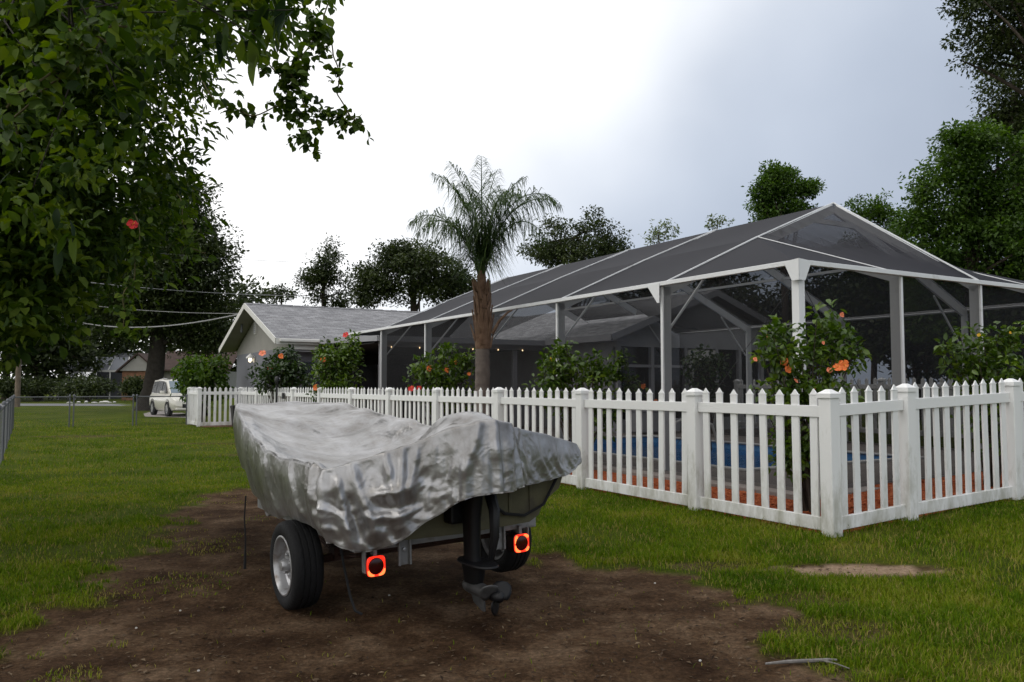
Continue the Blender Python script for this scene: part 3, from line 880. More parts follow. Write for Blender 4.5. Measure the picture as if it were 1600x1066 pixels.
roof_obj('porch_roof', (-.04, 14.6, 2.9), (1, 0, 0), (0, 20.2 - 14.6, .16), 5.64, hp, house)
HB('fascia', lambda b: b.box(-.04, 5.6, 14.565, 14.595, 2.74, 2.9), M_fascia)
HB('fascia', lambda b: b.beam((-.055, 14.6, 2.82), (-.055, 19.9, 2.97), .025, .16), M_fascia)
HB('gutter', lambda b: b.box(HBx0 + .1, 1.6, RE0 - .14, RE0 - .031, EVZ - .12, EVZ - .02), M_trim, .02)
# wall lamp on the gable wall
lamp = empty('wall_lamp', W(WR - .01, 25.4, 2.5), PHI, 'lit white wall lamp with a small hood on the grey gable wall', 'lamp')
mb = MB(); mb.box(-.04, 0, -.07, .07, -.12, .14); mb.build('back_plate', M_trim, lamp, bevel=.01)
mb = MB(); mb.lathe([(.02, .18), (.16, .04), (.17, .0), (.15, .005), (.02, .15)], (-.17, 0, .05), n=16); mb.tube([(-.02, 0, .1), (-.1, 0, .24), (-.17, 0, .22)], .015, 6); mb.build('hood', M_trim, lamp, smooth=True)
M_bulb = mat('lamp_glow', (1, .9, .7), .4, emit=((1.0, .86, .6), 3.0))
mb = MB(); mb.lathe([(.001, -.13), (.05, -.11), (.075, -.05), (.06, .02), (.03, .05)], (-.17, 0, .02), n=14); mb.build('bulb', M_bulb, lamp, smooth=True)
# string of bulbs under the porch beam
M_sb = mat('string_bulb_glow', (1, .8, .5), .4, emit=((1.0, .70, .38), 4.0))
st = empty('string_lights', W(0, 14.80, 0), PHI, 'string of small warm bulbs hung along the porch beam', 'string lights')
nb = 6
cab = []
for i in range(nb + 1):
    r = .45 + i * .88
    for q in range(4):
        t = q / 4
        cab.append((r + t * .88, 0, 2.62 - .05 * math.sin(math.pi * t)))
mb = MB(); mb.tube(cab, .006, 4); mb.build('cable', M_black, st)
bm_ = MB(); bm_.lathe([(.001, -.09), (.022, -.08), (.032, -.05), (.024, -.02), (.012, 0)], n=8)
ME_sb = bm_.mesh('bulb', M_sb, smooth=True)
for i in range(nb):
    put('bulb', ME_sb, st, (.45 + i * .88, 0, 2.615), scale=(.6,) * 3)

# second wing with its gable towards the pool
G0, GR0, GR1 = 11.6, 6.1, 13.1
GM = (GR0 + GR1) / 2
GEZ, GRZ = 3.02, 4.42
HB('wall', lambda b: (b.box(GR0, 8.75, G0, G0 + .2, 0, .5), b.box(9.95, GR1, G0, G0 + .2, 0, .5), b.box(GR0, GR1, G0, G0 + .2, 2.62, 2.95)), M_gwall)
HB('wall', lambda b: b.box(GR0, GR0 + .2, G0 + .2, 21.0, 0, 2.95), M_gwall)
HB('gable_siding', lambda b: b.prism([(GR0, G0 + .02, 2.952), (GR1, G0 + .02, 2.952), (GM, G0 + .02, GRZ - .12)], (0, .15, 0)), M_gwall)
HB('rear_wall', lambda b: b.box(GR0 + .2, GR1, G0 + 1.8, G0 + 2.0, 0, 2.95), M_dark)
for r in (GR0 + .06, 7.4, 8.72, 10.0, 11.0, 12.0, GR1 - .06):
    HB('porch_post', lambda b: b.box(r - .06, r + .06, G0 - .02, G0 + .1, .5 if r < 8.9 or r > 9.8 else .12, 2.62), M_gwall)
HB('mid_rail', lambda b: b.box(GR0 + .13, 8.65, G0, G0 + .08, 2.02, 2.1), M_gwall)
for a, c in ((GR0 + .13, 7.33), (7.47, 8.65), (10.07, 10.93), (11.07, 11.93), (12.07, GR1 - .13)):
    HB('window_pane', lambda b: b.box(a, c, G0 + .10, G0 + .12, .5, 2.62), M_glass)
dr = HB('door', lambda b: (b.box(8.80, 9.0, G0 - .03, G0 + .06, .13, 2.58), b.box(9.72, 9.92, G0 - .03, G0 + .06, .13, 2.58), b.box(9.001, 9.719, G0 - .03, G0 + .06, 2.28, 2.58), b.box(9.001, 9.719, G0 - .03, G0 + .06, .13, .5)), M_trim)
one('door_glass', lambda b: b.box(9.002, 9.718, G0 + .01, G0 + .03, .501, 2.279), M_glass, parent=dr)
one('handle', lambda b: b.tube([(9.05, G0 - .07, 1.1), (9.05, G0 - .07, 1.25)], .012, 6), M_steel, parent=dr)
def two_slope(l0, l1, rA, rM, rB, ez, rz):
    h = math.hypot(rM - rA, rz - ez)
    roof_obj('roof', (rA, l1, ez), (0, -1, 0), (rM - rA, 0, rz - ez), l1 - l0, h, house)
    roof_obj('roof', (rB, l0, ez), (0, 1, 0), (rM - rB, 0, rz - ez), l1 - l0, h, house)
two_slope(G0 - .45, 24.4, GR0 - .55, GM, GR1 + .55, GEZ - .1, GRZ)
for s, rA in ((0, GR0 - .55), (1, GR1 + .55)):
    HB('rake_board', lambda b: b.beam((rA, G0 - .465, GEZ - .19), (GM, G0 - .465, GRZ - .09), .028, .19), M_fascia)
HB('fascia', lambda b: b.box(GR0 - .58, GR0 - .552, G0 - .45, 20.0, GEZ - .27, GEZ - .09), M_fascia)
HB('soffit', lambda b: b.box(GR0 - .54, GR0, G0 - .4, 20.0, GEZ - .26, GEZ - .24), M_fascia)
# ------------------------------------------------------------------ boat on its trailer (local x = across, y = forward)
TH = R_(33)
BO = (-0.42, 5.607)
ROLL = -R_(1.6)
M_tyre = mat('tyre_rubber', (0.010, 0.010, 0.011), 0.75, spec=0.25, var=0.25, bump=0.3, bscale=60)
M_rim = mat('wheel_steel', (0.42, 0.42, 0.43), 0.42, metal=0.7, var=0.12, dirt=((0.16, 0.12, 0.09), 14, 0.55, 0.2))
M_trl = mat('trailer_galvanised', (0.26, 0.26, 0.26), 0.55, metal=0.45, var=0.2, vscale=8, dirt=((0.13, 0.09, 0.06), 9, 0.55, 0.25))
M_hull = mat('hull_olive', (0.10, 0.092, 0.05), 0.65, metal=0.1, var=0.18, vscale=5, dirt=((0.06, 0.05, 0.035), 6, 0.56, 0.2), bump=0.1)
M_mot = mat('motor_black', (0.005, 0.005, 0.006), 0.5, spec=0.3, var=0.25, vscale=10)
M_grey = mat('motor_grey', (0.07, 0.07, 0.07), 0.5, metal=0.3, var=0.35, vscale=14)
M_strap = mat('webbing_black', (0.012, 0.012, 0.013), 0.85)
M_axle = mat('rusty_axle', (0.045, 0.022, 0.016), 0.85, var=0.3, vscale=12)

def rooted(name, label, cat):
    o = empty(name, (BO[0], BO[1], 0.022), 0, label, cat)
    o.rotation_euler = (0, ROLL, TH)
    return o
trailer = rooted('boat_trailer', 'galvanised boat trailer with lit red tail lamps under the covered boat', 'trailer')
boat = rooted('boat', 'olive flat-bottomed boat resting on the trailer under a silver cover', 'boat')
motor = rooted('outboard_motor', 'black outboard motor clamped to the boat transom with its propeller low', 'outboard motor')
cover = rooted('boat_cover', 'silver tarp boat cover draped over the boat and its motor', 'boat cover')

bw_t = np.array([(-.17,.90),(.5,.90),(1.0,.88),(1.5,.82),(2.3,.71),(2.9,.60),(3.4,.50),(3.75,.40),(3.86,.30)])
bz_t = np.array([(-.17,.965),(.5,.975),(1.0,.99),(1.5,1.035),(2.3,1.12),(3.2,1.235),(3.86,1.27)])
def bw(b): return np.interp(b, bw_t[:, 0], bw_t[:, 1])
def bz(b): return np.interp(b, bz_t[:, 0], bz_t[:, 1])
STERN, BOW = -.17, 3.86
# hull shell
HW, HZ = -.05, -.06
def hull(mb):
    st = list(np.linspace(STERN, BOW, 22))
    rows = []
    for b in st:
        w, zg = float(bw(b)) + HW, float(bz(b)) + HZ
        t = (b - STERN) / (BOW - STERN)
        zb = .50 + .55 * max(0, t - .55) ** 1.6 * 2.0
        wb = w * (.70 - .15 * t)
        prof = [(-w, zg), (-w * .985, zg - .08), (-w * .93 + .0, zg - .2), (-wb - .02, zb + .10), (-wb, zb + .03), (-wb * .9, zb), (0, zb - .015), (wb * .9, zb), (wb, zb + .03), (wb + .02, zb + .10), (w * .93, zg - .2), (w * .985, zg - .08), (w, zg)]
        rows.append([(x, b, z) for x, z in prof])
    base = len(mb.v); n = len(rows[0])
    for r in rows: mb.v += r
    for i in range(len(rows) - 1):
        for k in range(n - 1):
            mb.f.append((base+i*n+k, base+i*n+k+1, base+(i+1)*n+k+1, base+(i+1)*n+k)); mb.m.append(0)
    mb.f.append(tuple(base + k for k in range(n))); mb.m.append(0)
    e = base + (len(rows) - 1) * n
    mb.f.append(tuple(e + k for k in reversed(range(n)))); mb.m.append(0)
mb = MB(); hull(mb); o = mb.build('hull', M_hull, boat, smooth=True)
so = o.modifiers.new('solid', 'SOLIDIFY'); so.thickness = .02; so.offset = 1
# transom face panel with stamped ribs, drain stains
mb = MB(); mb.prism([(-.84, STERN - .012, .94), (-.62, STERN - .012, .52), (.62, STERN - .012, .52), (.84, STERN - .012, .94)], (0, .011, 0)); mb.build('transom', M_hull, boat, bevel=.006)
for x in (-.45, .38, .55):
    mb = MB(); mb.box(x - .012, x + .012, STERN - .022, STERN - .013, .56, .90); mb.build('transom_rib', M_hull, boat, bevel=.004)
for s in (-1, 1):
    mb = MB(); pts = [(s * (float(bw(b)) + .008 + HW), b, float(bz(b)) + HZ - .012) for b in np.linspace(STERN, BOW, 16)]
    mb.tube(pts, .022, 8); mb.build('gunwale', M_hull, boat, smooth=True)
for b in (.55, 1.6, 2.6):
    mb = MB(); w = float(bw(b)) - .05; mb.box(-w, w, b - .14, b + .14, float(bz(b)) - .42, float(bz(b)) - .38); mb.build('thwart', M_hull, boat)
# ---------------- trailer
mb = MB(); mb.box(-.69, .69, -.045, .045, .415, .485); mb.build('rear_crossbeam', M_trl, trailer, bevel=.005)
for s in (-1, 1):
    mb = MB(); mb.beam((s * .62, .046, .45), (s * .60, 2.3, .45), .06, .085); mb.beam((s * .60, 2.28, .45), (s * .03, 3.9, .46), .06, .085); mb.build('frame_rail', M_trl, trailer)
    mb = MB(); mb.box(s * .36 - .035, s * .36 + .035, -.062, -.047, .30, .50); mb.box(s * .36 - .045, s * .36 - .03, -.085, -.063, .30, .50); mb.box(s * .36 + .03, s * .36 + .045, -.085, -.063, .30, .50)
    br = mb.build('bunk_bracket', M_trl, trailer, bevel=.003)
    mb = MB(); mb.lathe([(.001, -.012), (.012, -.01), (.014, 0)], (s * .36, -.063, .40), 'y', 8); mb.build('bolt', M_rim, br)
    mb = MB(); mb.box(s * .36 - .05, s * .36 + .05, -.04, 2.2, .487, .515); mb.build('bunk', mat('bunk_carpet', (.03, .03, .03), .95), trailer)
mb = MB(); mb.box(-.60, .60, 1.2, 1.27, .40, .45); mb.build('crossbeam', M_trl, trailer)
mb = MB(); mb.beam((0, 2.0, .40), (0, 4.45, .42), .075, .075); mb.build('tongue', M_trl, trailer)
mb = MB(); mb.beam((0, 4.05, .46), (0, 3.98, 1.12), .06, .06); mb.box(-.06, .06, 3.93, 4.05, 1.02, 1.12); mb.build('winch_post', M_trl, trailer)
mb = MB(); mb.tube([(0.06, 4.3, .38), (0.06, 4.3, 0.04)], .028, 8); mb.lathe([(.02, 0), (.1, 0), (.1, .05), (.02, .05)], (.035, 4.3, .09), 'x', 16); mb.build('jockey_wheel', M_trl, trailer, smooth=True)
AX = .513
mb = MB(); mb.tube([(-.80, AX, .285), (.68, AX, .285)], .028, 8); mb.build('axle', M_axle, trailer, smooth=True)
for s in (-1, 1):
    mb = MB()
    for k in range(3):
        mb.beam((s * .58, AX - .36, .385 - .018 * k), (s * .58, AX, .335 - .018 * k), .045, .010); mb.beam((s * .58, AX, .335 - .018 * k), (s * .58, AX + .36, .385 - .018 * k), .045, .010)
    mb.box(s * .58 - .05, s * .58 + .05, AX - .05, AX + .05, .27, .36)
    mb.build('leaf_spring', M_axle, trailer)
TR = .291
def tyre(mb, s):
    w = .10
    p = [(.185, -.078), (.20, -.092), (.235, -w), (.262, -w * .98), (.281, -.086), (.287, -.07)]
    prof = p + [(.2905, -.055)] + [(.291, -.045), (.283, -.042), (.283, -.034), (.291, -.031), (.291, -.006), (.283, -.003), (.283, .003), (.291, .006), (.291, .031), (.283, .034), (.283, .042), (.291, .045), (.2905, .055)] + [(r, -h) for r, h in reversed(p)]
    mb.lathe(prof, (0, 0, 0), 'x', 56)
ME_t = MB(); tyre(ME_t, 1); ME_tyre = ME_t.mesh('tyre', M_tyre, smooth=True)
# shoulder lugs as small blocks
def rimm(mb, s):
    mb.lathe([(.190, s * .085), (.198, s * .095), (.187, s * .098), (.178, s * .088), (.170, s * .06), (.168, s * .03), (.150, s * .012), (.120, s * .022), (.098, s * .045), (.07, s * .052), (.045, s * .05), (.001, s * .05)], (0, 0, 0), 'x', 40)
    mb.lathe([(.190, -s * .085), (.17, -s * .07), (.168, s * .03)], (0, 0, 0), 'x', 40)
for s in (-1, 1):
    wh = empty('wheel', (-.88 if s < 0 else .75, AX, TR - .012))
    wh.parent = trailer
    put('tyre', ME_tyre, wh)
    mb = MB(); rimm(mb, s); mb.build('rim', M_rim, wh, smooth=True)
    mb = MB(); mb.lathe([(.04, 0), (.04, s * .04), (.033, s * .055), (.001, s * .058)], (s * .05, 0, 0), 'x', 16); mb.build('hub', M_rim, wh, smooth=True)
    for k in range(5):
        a = 2 * math.pi * k / 5 + .3
        mb = MB(); mb.lathe([(.011, 0), (.011, s * .018), (.001, s * .022)], (s * .05, .068 * math.cos(a), .068 * math.sin(a)), 'x', 6); mb.build('lug_nut', M_rim, wh)
# tail lamps
M_lens = mat('red_lens', (0.05, 0.002, 0.002), 0.15, spec=0.6)
M_ring = mat('lit_red_ring', (0.5, 0.02, 0.01), 0.3, emit=((1.0, 0.030, 0.012), 1.25))
M_hot = mat('lit_red_hot_spot', (0.5, 0.05, 0.01), 0.3, emit=((1.0, 0.20, 0.05), 2.0))
M_hous = mat('lamp_housing', (0.02, 0.006, 0.006), 0.4)
def rsq(r, k, a):
    # rounded square radius
    c, s_ = abs(math.cos(a)), abs(math.sin(a))
    return r / ((c ** k + s_ ** k) ** (1 / k))
for s in (-1, 1):
    cx, cy, cz = (-.565 if s < 0 else .535), -.075, .325
    t = empty('tail_lamp', (cx, cy, cz)); t.parent = trailer
    n = 40
    mb = MB()
    prof = [(.064, .075, 5), (.066, .02, 5), (.064, -.004, 5), (.050, -.010, 3), (.001, -.010, 2)]
    for r, y, k in prof:
        for q in range(n):
            a = 2 * math.pi * q / n; rr = rsq(r, k, a)
            mb.v.append((rr * math.cos(a), y, rr * math.sin(a)))
    for i in range(len(prof) - 1):
        for q in range(n):
            q2 = (q + 1) % n
            mb.f.append((i*n+q, i*n+q2, (i+1)*n+q2, (i+1)*n+q)); mb.m.append(0)
    mb.build('housing', M_hous, t, smooth=True)
    def ringmesh(a0, a1, r0, r1, y, bulge=.006):
        mb = MB(); m = max(6, int((a1 - a0) / .12))
        for q in range(m + 1):
            a = a0 + (a1 - a0) * q / m
            for (r, k, yy) in ((r0, 2.0, y), ((r0 + r1) / 2, 3, y - bulge), (r1, 4.5, y)):
                rr = rsq(r, k, a); mb.v.append((rr * math.cos(a), yy, rr * math.sin(a)))
        for q in range(m):
            for k in range(2):
                mb.f.append((q*3+k, q*3+k+1, q*3+k+4, q*3+k+3)); mb.m.append(0)
        return mb
    ringmesh(0, 2 * math.pi, .0525, .0635, -.0105).build('light_ring', M_ring, t, smooth=True)
    hot = [(3.5, 4.45), (4.95, 5.95)] if s < 0 else [(2.2, 3.1), (3.3, 4.5), (.6, 1.3), (5.2, 5.8)]
    for a0, a1 in hot:
        ringmesh(a0, a1, .053, .061, -.0168, .003).build('light_segment', M_hot, t, smooth=True)
    mb = MB(); mb.lathe([(.0525, -.011), (.049, -.017), (.03, -.021), (.001, -.022)], (0, 0, 0), 'y', 28); mb.build('lens', M_lens, t, smooth=True)
    mb = MB(); mb.box(-.012, .012, -.0, .05, .06, .12); mb.box(-.07 if s < 0 else .062, -.062 if s < 0 else .07, .0, .05, -.04, .10); mb.build('bracket', M_trl, t)
# loose strap and cord
mb = MB(); mb.tube([(-.665, .28, .47), (-.668, .20, .30), (-.66, .12, .12), (-.65, .06, .03), (-.62, .02, .012)], .009, 5); mb.build('hanging_strap', M_strap, trailer)

# ---------------- outboard motor
MX = -.04
def sec(mb, rows, n=20, k=3.0):
    # stack of rounded-rect sections: (cx, cy, cz, hx, hy)
    b0 = len(mb.v)
    for cx, cy, cz, hx, hy in rows:
        for q in range(n):
            a = 2 * math.pi * q / n
            c, s_ = math.cos(a), math.sin(a)
            rr = 1 / ((abs(c) ** k + abs(s_) ** k) ** (1 / k))
            mb.v.append((cx + hx * rr * c, cy + hy * rr * s_, cz))
    for i in range(len(rows) - 1):
        for q in range(n):
            q2 = (q + 1) % n
            mb.f.append((b0+i*n+q, b0+i*n+q2, b0+(i+1)*n+q2, b0+(i+1)*n+q)); mb.m.append(0)
    mb.f.append(tuple(b0 + q for q in reversed(range(n)))); mb.m.append(0)
    e = b0 + (len(rows) - 1) * n
    mb.f.append(tuple(e + q for q in range(n))); mb.m.append(0)
mb = MB(); sec(mb, [(MX, -.38, .90, .13, .18), (MX, -.38, .94, .145, .20), (MX, -.38, 1.08, .15, .21), (MX, -.36, 1.16, .13, .18), (MX, -.35, 1.20, .09, .12)]); mb.build('cowl', M_mot, motor, smooth=True)
mb = MB(); sec(mb, [(MX, -.40, .90, .068, .12), (MX, -.40, .78, .056, .09), (MX, -.39, .62, .046, .075), (MX, -.385, .46, .040, .07), (MX, -.385, .34, .036, .075)]); mb.build('midsection', M_mot, motor, smooth=True)
mb = MB(); mb.box(MX - .10, MX + .10, -.30, -.19, .56, 1.0); mb.box(MX - .12, MX - .085, -.30, -.10, .78, 1.0); mb.box(MX + .085, MX + .12, -.30, -.10, .78, 1.0); mb.build('clamp_bracket', M_mot, motor, bevel=.015)
mb = MB(); mb.tube([(MX + .13, -.36, .84), (MX + .09, -.52, .66), (MX + .075, -.54, .5), (MX + .07, -.50, .36)], [.04, .035, .03, .02], 8); mb.build('steering_arm', M_mot, motor, smooth=True)
mb = MB(); sec(mb, [(MX, -.40, .335, .05, .115), (MX, -.40, .26, .04, .10), (MX, -.395, .20, .034, .09)]); mb.build('gearcase_leg', M_mot, motor, smooth=True)
mb = MB(); sec(mb, [(MX, -.45, .345, .085, .19), (MX, -.45, .335, .088, .195), (MX, -.45, .328, .08, .185)], 24, 2.4); mb.build('cavitation_plate', M_mot, motor, smooth=True)
mb = MB(); mb.lathe([(.001, -.22), (.028, -.16), (.042, -.06), (.045, .06), (.038, .12), (.02, .16), (.001, .175)], (MX, -.44, .175), 'y', 18); mb.build('gearcase', M_grey, motor, smooth=True)
mb = MB(); mb.prism([(MX - .008, -.52, .15), (MX - .008, -.36, .15), (MX - .008, -.40, .085), (MX - .008, -.50, .05), (MX - .008, -.53, .05)], (.016, 0, 0)); mb.build('skeg', M_grey, motor, bevel=.005)
prop = empty('propeller', (MX, -.66, .175)); prop.parent = motor
mb = MB(); mb.lathe([(.034, .06), (.036, .0), (.033, -.05), (.018, -.07), (.001, -.075)], (0, 0, 0), 'y', 16); mb.build('hub', M_mot, prop, smooth=True)
for k in range(3):
    mb = MB(); a0 = 2 * math.pi * k / 3 + .5
    nr, nc = 6, 5
    for i in range(nr):
        r = .03 + .085 * i / (nr - 1)
        hw = .06 * math.sin(math.pi * (.18 + .74 * i / (nr - 1))) 
        for j in range(nc):
            u = j / (nc - 1) * 2 - 1
            an = a0 + u * hw / max(r, .05) 
            mb.v.append((r * math.cos(an), u * hw * .65, r * math.sin(an)))
    for i in range(nr - 1):
        for j in range(nc - 1):
            q = i * nc + j; mb.f.append((q, q + 1, q + nc + 1, q + nc)); mb.m.append(0)
    o = mb.build('blade', M_grey if k == 1 else M_mot, prop, smooth=True)
    so = o.modifiers.new('solid', 'SOLIDIFY'); so.thickness = .006
# fuel line / tie-down strap looping on the transom
mb = MB(); mb.tube([(MX + .15, -.24, .92), (MX + .20, -.25, .78), (MX + .27, -.22, .64), (MX + .36, -.21, .57), (MX + .52, -.21, .54), (MX + .68, -.215, .60), (MX + .82, -.21, .80), (MX + .90, -.19, .95)], .011, 6); mb.build('tie_down_strap', M_strap, boat, smooth=True)
mb = MB(); mb.tube([(MX + .15, -.24, .94), (MX + .3, -.30, .86), (MX + .45, -.30, .87), (MX + .58, -.24, .93)], .02, 8); mb.build('fuel_hose', M_strap, boat, smooth=True)

# ---------------- the cover: cloth stretched over hull and motor, loose skirt, settled with a small solver
def drape():
    HB_, HT = -.55, 1.285
    # plan boundary, counter-clockwise from the left stern corner round the stern, right side, bow, left side
    key = []
    for a, b, z, D, fl in ((-.93, -.20, .985, .39, -.04), (-.84, -.245, 1.005, .45, .00), (-.70, -.31, 1.045, .52, .015), (-.54, -.385, 1.095, .52, .02), (-.40, -.45, 1.145, .46, .02), (-.29, -.51, 1.185, .44, .02), (-.225, -.57, 1.21, .41, .02), (-.15, -.625, 1.225, .39, .015),
                           (MX, -.645, 1.23, .39, .015), (.07, -.625, 1.225, .39, .015), (.150, -.57, 1.21, .36, .02), (.21, -.50, 1.19, .35, .0), (.36, -.43, 1.15, .32, .0), (.60, -.345, 1.095, .26, .0), (.80, -.265, 1.04, .19, .01), (.955, -.205, .995, .08, .01)):
        key.append((a, b, z, D, fl))
    for b in np.linspace(.0, 3.7, 20):
        key.append((float(bw(b)) + .025, float(b), float(bz(b)) + .02, float(np.interp(b, [0, .6, 2, 3.7], [.14, .30, .42, .42])), -.10))
    key.append((.22, 3.90, 1.285, .42, -.12)); key.append((-.22, 3.90, 1.285, .42, -.12))
    for b in np.linspace(3.7, .0, 20):
        key.append((-float(bw(b)) - .025, float(b), float(bz(b)) + .02, float(np.interp(b, [-.2, .3, .62, 1.0, 1.6, 3.7], [.39, .36, .36, .46, .54, .60])), float(np.interp(b, [0, 1, 2, 3.7], [-.05, -.08, -.10, -.10]))))
    key = np.array(key + [key[0]])
    seg = np.hypot(np.diff(key[:, 0]), np.diff(key[:, 1])); L = np.concatenate([[0], np.cumsum(seg)])
    ds = .020
    N = int(L[-1] / ds)
    S = np.linspace(0, L[-1], N, endpoint=False)
    E = np.stack([np.interp(S, L, key[:, k]) for k in range(5)], 1)
    for _ in range(2):
        E = (np.roll(E, 1, 0) + 2 * E + np.roll(E, -1, 0)) / 4
    ctr = np.stack([np.full(N, 0.0), np.clip(np.round(E[:, 1] / .05) * .05, .25, 3.3)], 1)
    # membrane over obstacles on a plan grid
    g = .03
    xs = np.arange(-1.2, 1.2, g); ys = np.arange(-.85, 4.1, g)
    GX, GY = np.meshgrid(xs, ys, indexing='ij')
    P2 = E[:, :2]
    sd = sdf_poly(GX, GY, P2[::4])
    inside = sd < 0
    d2 = (GX[..., None] - P2[::3, 0]) ** 2 + (GY[..., None] - P2[::3, 1]) ** 2
    ez = E[::3, 2][d2.argmin(-1)]
    qx = np.abs((GX - MX) / .205); qy = np.abs((GY + .36) / .27)
    q = (qx ** 2.8 + qy ** 2.8) ** (1 / 2.8)
    ob = np.where(q < 1, 1.16 + .14 * np.sqrt(np.clip(1 - q ** 2.4, 0, 1)), 0.0)
    edge = -sd
    sink = np.interp(GY, [-.2, .3, 2.2, 3.0, 3.9], [.2, .30, .25, .08, .04])
    floor = bz(GY) + .01 - sink * sstep(.07, .30, edge)
    tl = np.where((GY > -.2) & (GY < .55) & (np.abs(GX - MX - .05) < .05), 1.24 - .42 * np.clip(GY + .1, 0, 1), 0)
    ob = np.maximum(np.maximum(ob, floor), tl)
    Z = np.where(inside, np.maximum(ob, ez), ez)
    for k in range(700):
        Zn = (np.roll(Z, 1, 0) + np.roll(Z, -1, 0) + np.roll(Z, 1, 1) + np.roll(Z, -1, 1)) / 4 - .00042
        Z = np.where(inside, np.maximum(Zn, ob), ez)
    def zat(x, y):
        fx = np.clip((x - xs[0]) / g, 0, len(xs) - 1.001); fy = np.clip((y - ys[0]) / g, 0, len(ys) - 1.001)
        i, j = fx.astype(int), fy.astype(int); u, v = fx - i, fy - j
        return Z[i, j] * (1-u) * (1-v) + Z[i+1, j] * u * (1-v) + Z[i, j+1] * (1-u) * v + Z[i+1, j+1] * u * v
    M1, M2 = 40, 28
    rows = []
    tang = np.roll(E[:, :2], -1, 0) - np.roll(E[:, :2], 1, 0)
    nrm = np.stack([tang[:, 1], -tang[:, 0]], 1); nrm /= np.linalg.norm(nrm, axis=1)[:, None]
    for k in range(M1 + 1):
        t = k / M1
        p = ctr * (1 - t) + E[:, :2] * t
        z = zat(p[:, 0], p[:, 1]) if k < M1 else E[:, 2]
        if k >= M1 - 2 and k < M1:
            f = (k - (M1 - 3)) / 3; z = z * (1 - f) + f * np.maximum(z, E[:, 2])
        rows.append(np.concatenate([p, z[:, None]], 1))
    for k in range(1, M2 + 1):
        t = k / M2
        dr = E[:, 3] * t
        out = .022 * np.sin(min(1, t * 3) * math.pi / 2) + E[:, 4] * t ** 1.8
        p = E[:, :2] + nrm * out[:, None]
        rows.append(np.concatenate([p, (E[:, 2] - dr - .004)[:, None]], 1))
    nr = len(rows)
    T = np.array(rows)                       # (nr, N, 3)
    ring = np.repeat(np.arange(nr), N); sid = np.tile(np.arange(N), nr)
    T = T.reshape(-1, 3)
    # weld coincident points on the spine
    keyr = np.round(T[:N] / .004).astype(int)
    _, first, inv = np.unique(keyr, axis=0, return_index=True, return_inverse=True)
    mapi = np.arange(len(T)); mapi[:N] = first[inv.ravel()]
    F = []
    for r in range(nr - 1):
        i = np.arange(N); j = (i + 1) % N
        F.append(np.stack([r * N + i, r * N + j, (r + 1) * N + j, (r + 1) * N + i], 1))
    F = mapi[np.concatenate(F)]
    used = np.unique(F); re = -np.ones(len(T), int); re[used] = np.arange(len(used))
    F = re[F]; T = T[used]; ring = ring[used]; sid = sid[used]
    bad = (F[:, 0] == F[:, 1]) | (F[:, 2] == F[:, 3])
    # constraints
    E1 = np.concatenate([F[:, [0, 1]], F[:, [1, 2]], F[:, [2, 3]], F[:, [3, 0]]]); E1.sort(1); E1 = np.unique(E1[E1[:, 0] != E1[:, 1]], axis=0)
    E2 = np.concatenate([F[:, [0, 2]], F[:, [1, 3]]]); E2 = E2[E2[:, 0] != E2[:, 1]]
    C = np.concatenate([E1, E2]); st = np.concatenate([np.ones(len(E1)), .7 * np.ones(len(E2))])
    rest = np.linalg.norm(T[C[:, 0]] - T[C[:, 1]], axis=1)
    mid = (T[C[:, 0]] + T[C[:, 1]]) / 2
    sk = np.clip((ring - M1) / M2, 0, 1)
    skc = (sk[C[:, 0]] + sk[C[:, 1]]) / 2
    rearf = sstep(.15, -.25, mid[:, 1])                       # loose cloth at the stern
    horiz = np.abs(sid[C[:, 0]] - sid[C[:, 1]]) > 0
    eps = .012 + .022 * rearf + np.where(skc > 0, .022 + .02 * rearf, 0)
    eps = eps * (.3 + 1.4 * fbm(mid[:, 0] * 3 + mid[:, 2] * 2 + 9, mid[:, 1] * 3 + 5, 3, 51))
    sleeve = np.exp(-((mid[:, 0] - MX - .02) / .22) ** 2) * rearf * (skc > 0)
    eps = eps + .03 * sleeve * horiz
    hemc = (ring[C[:, 0]] == nr - 1) & (ring[C[:, 1]] == nr - 1)
    rest = rest * (1 + eps)
    rest[hemc] *= .93
    # vertex normals of the target
    def vnorm(P):
        n = np.cross(P[F[:, 2]] - P[F[:, 0]], P[F[:, 3]] - P[F[:, 1]])
        o = np.zeros_like(P)
        for k in range(4):
            for c in range(3): o[:, c] += np.bincount(F[:, k], n[:, c], len(P))
        return o / (np.linalg.norm(o, axis=1)[:, None] + 1e-12)
    n = vnorm(T)
    topv = ring < M1
    sgn = np.sign(n[topv, 2].mean()); n *= sgn
    rear = sstep(.1, -.2, T[:, 1])
    inner = np.where(topv, .02 + .012 * rear, .010 + .05 * rear * sk)
    near_rim = np.exp(-((ring - M1) / 1.6) ** 2)
    inner = inner * (1 - .8 * near_rim)
    outer = np.where(topv, .03 + .05 * rear, .05 + .06 * sk + .05 * rear * sk) * (1 - .6 * near_rim)
    f1 = fbm(T[:, 0] * 2.6 + T[:, 2] * 1.2 + 40, T[:, 1] * 2.6 + T[:, 2] * 1.0 + 40, 3, 61) - .5
    bump = f1 * .07 * (.35 + .65 * np.maximum(rear, sk))
    # folds laid into the cloth: pleats under the motor hood, long creases running down from the stern corner
    sm = (sid * ds)                                   # metres along the edge from the left stern corner
    s_h = float(S[np.argmin(np.hypot(E[:N // 3, 0] - MX, E[:N // 3, 1] + .645))])
    u = sm - s_h
    env = np.exp(-(u / .30) ** 4) * np.clip(sk * 1.6, 0, 1)
    ph = u * 72 + 1.1 * np.sin(u * 31) + 2.2 * f1
    bump = bump + env * (.5 + .5 * np.sin(ph)) ** .6 * .05 * (.4 + .6 * np.abs(np.sin(u * 17 + 1)))
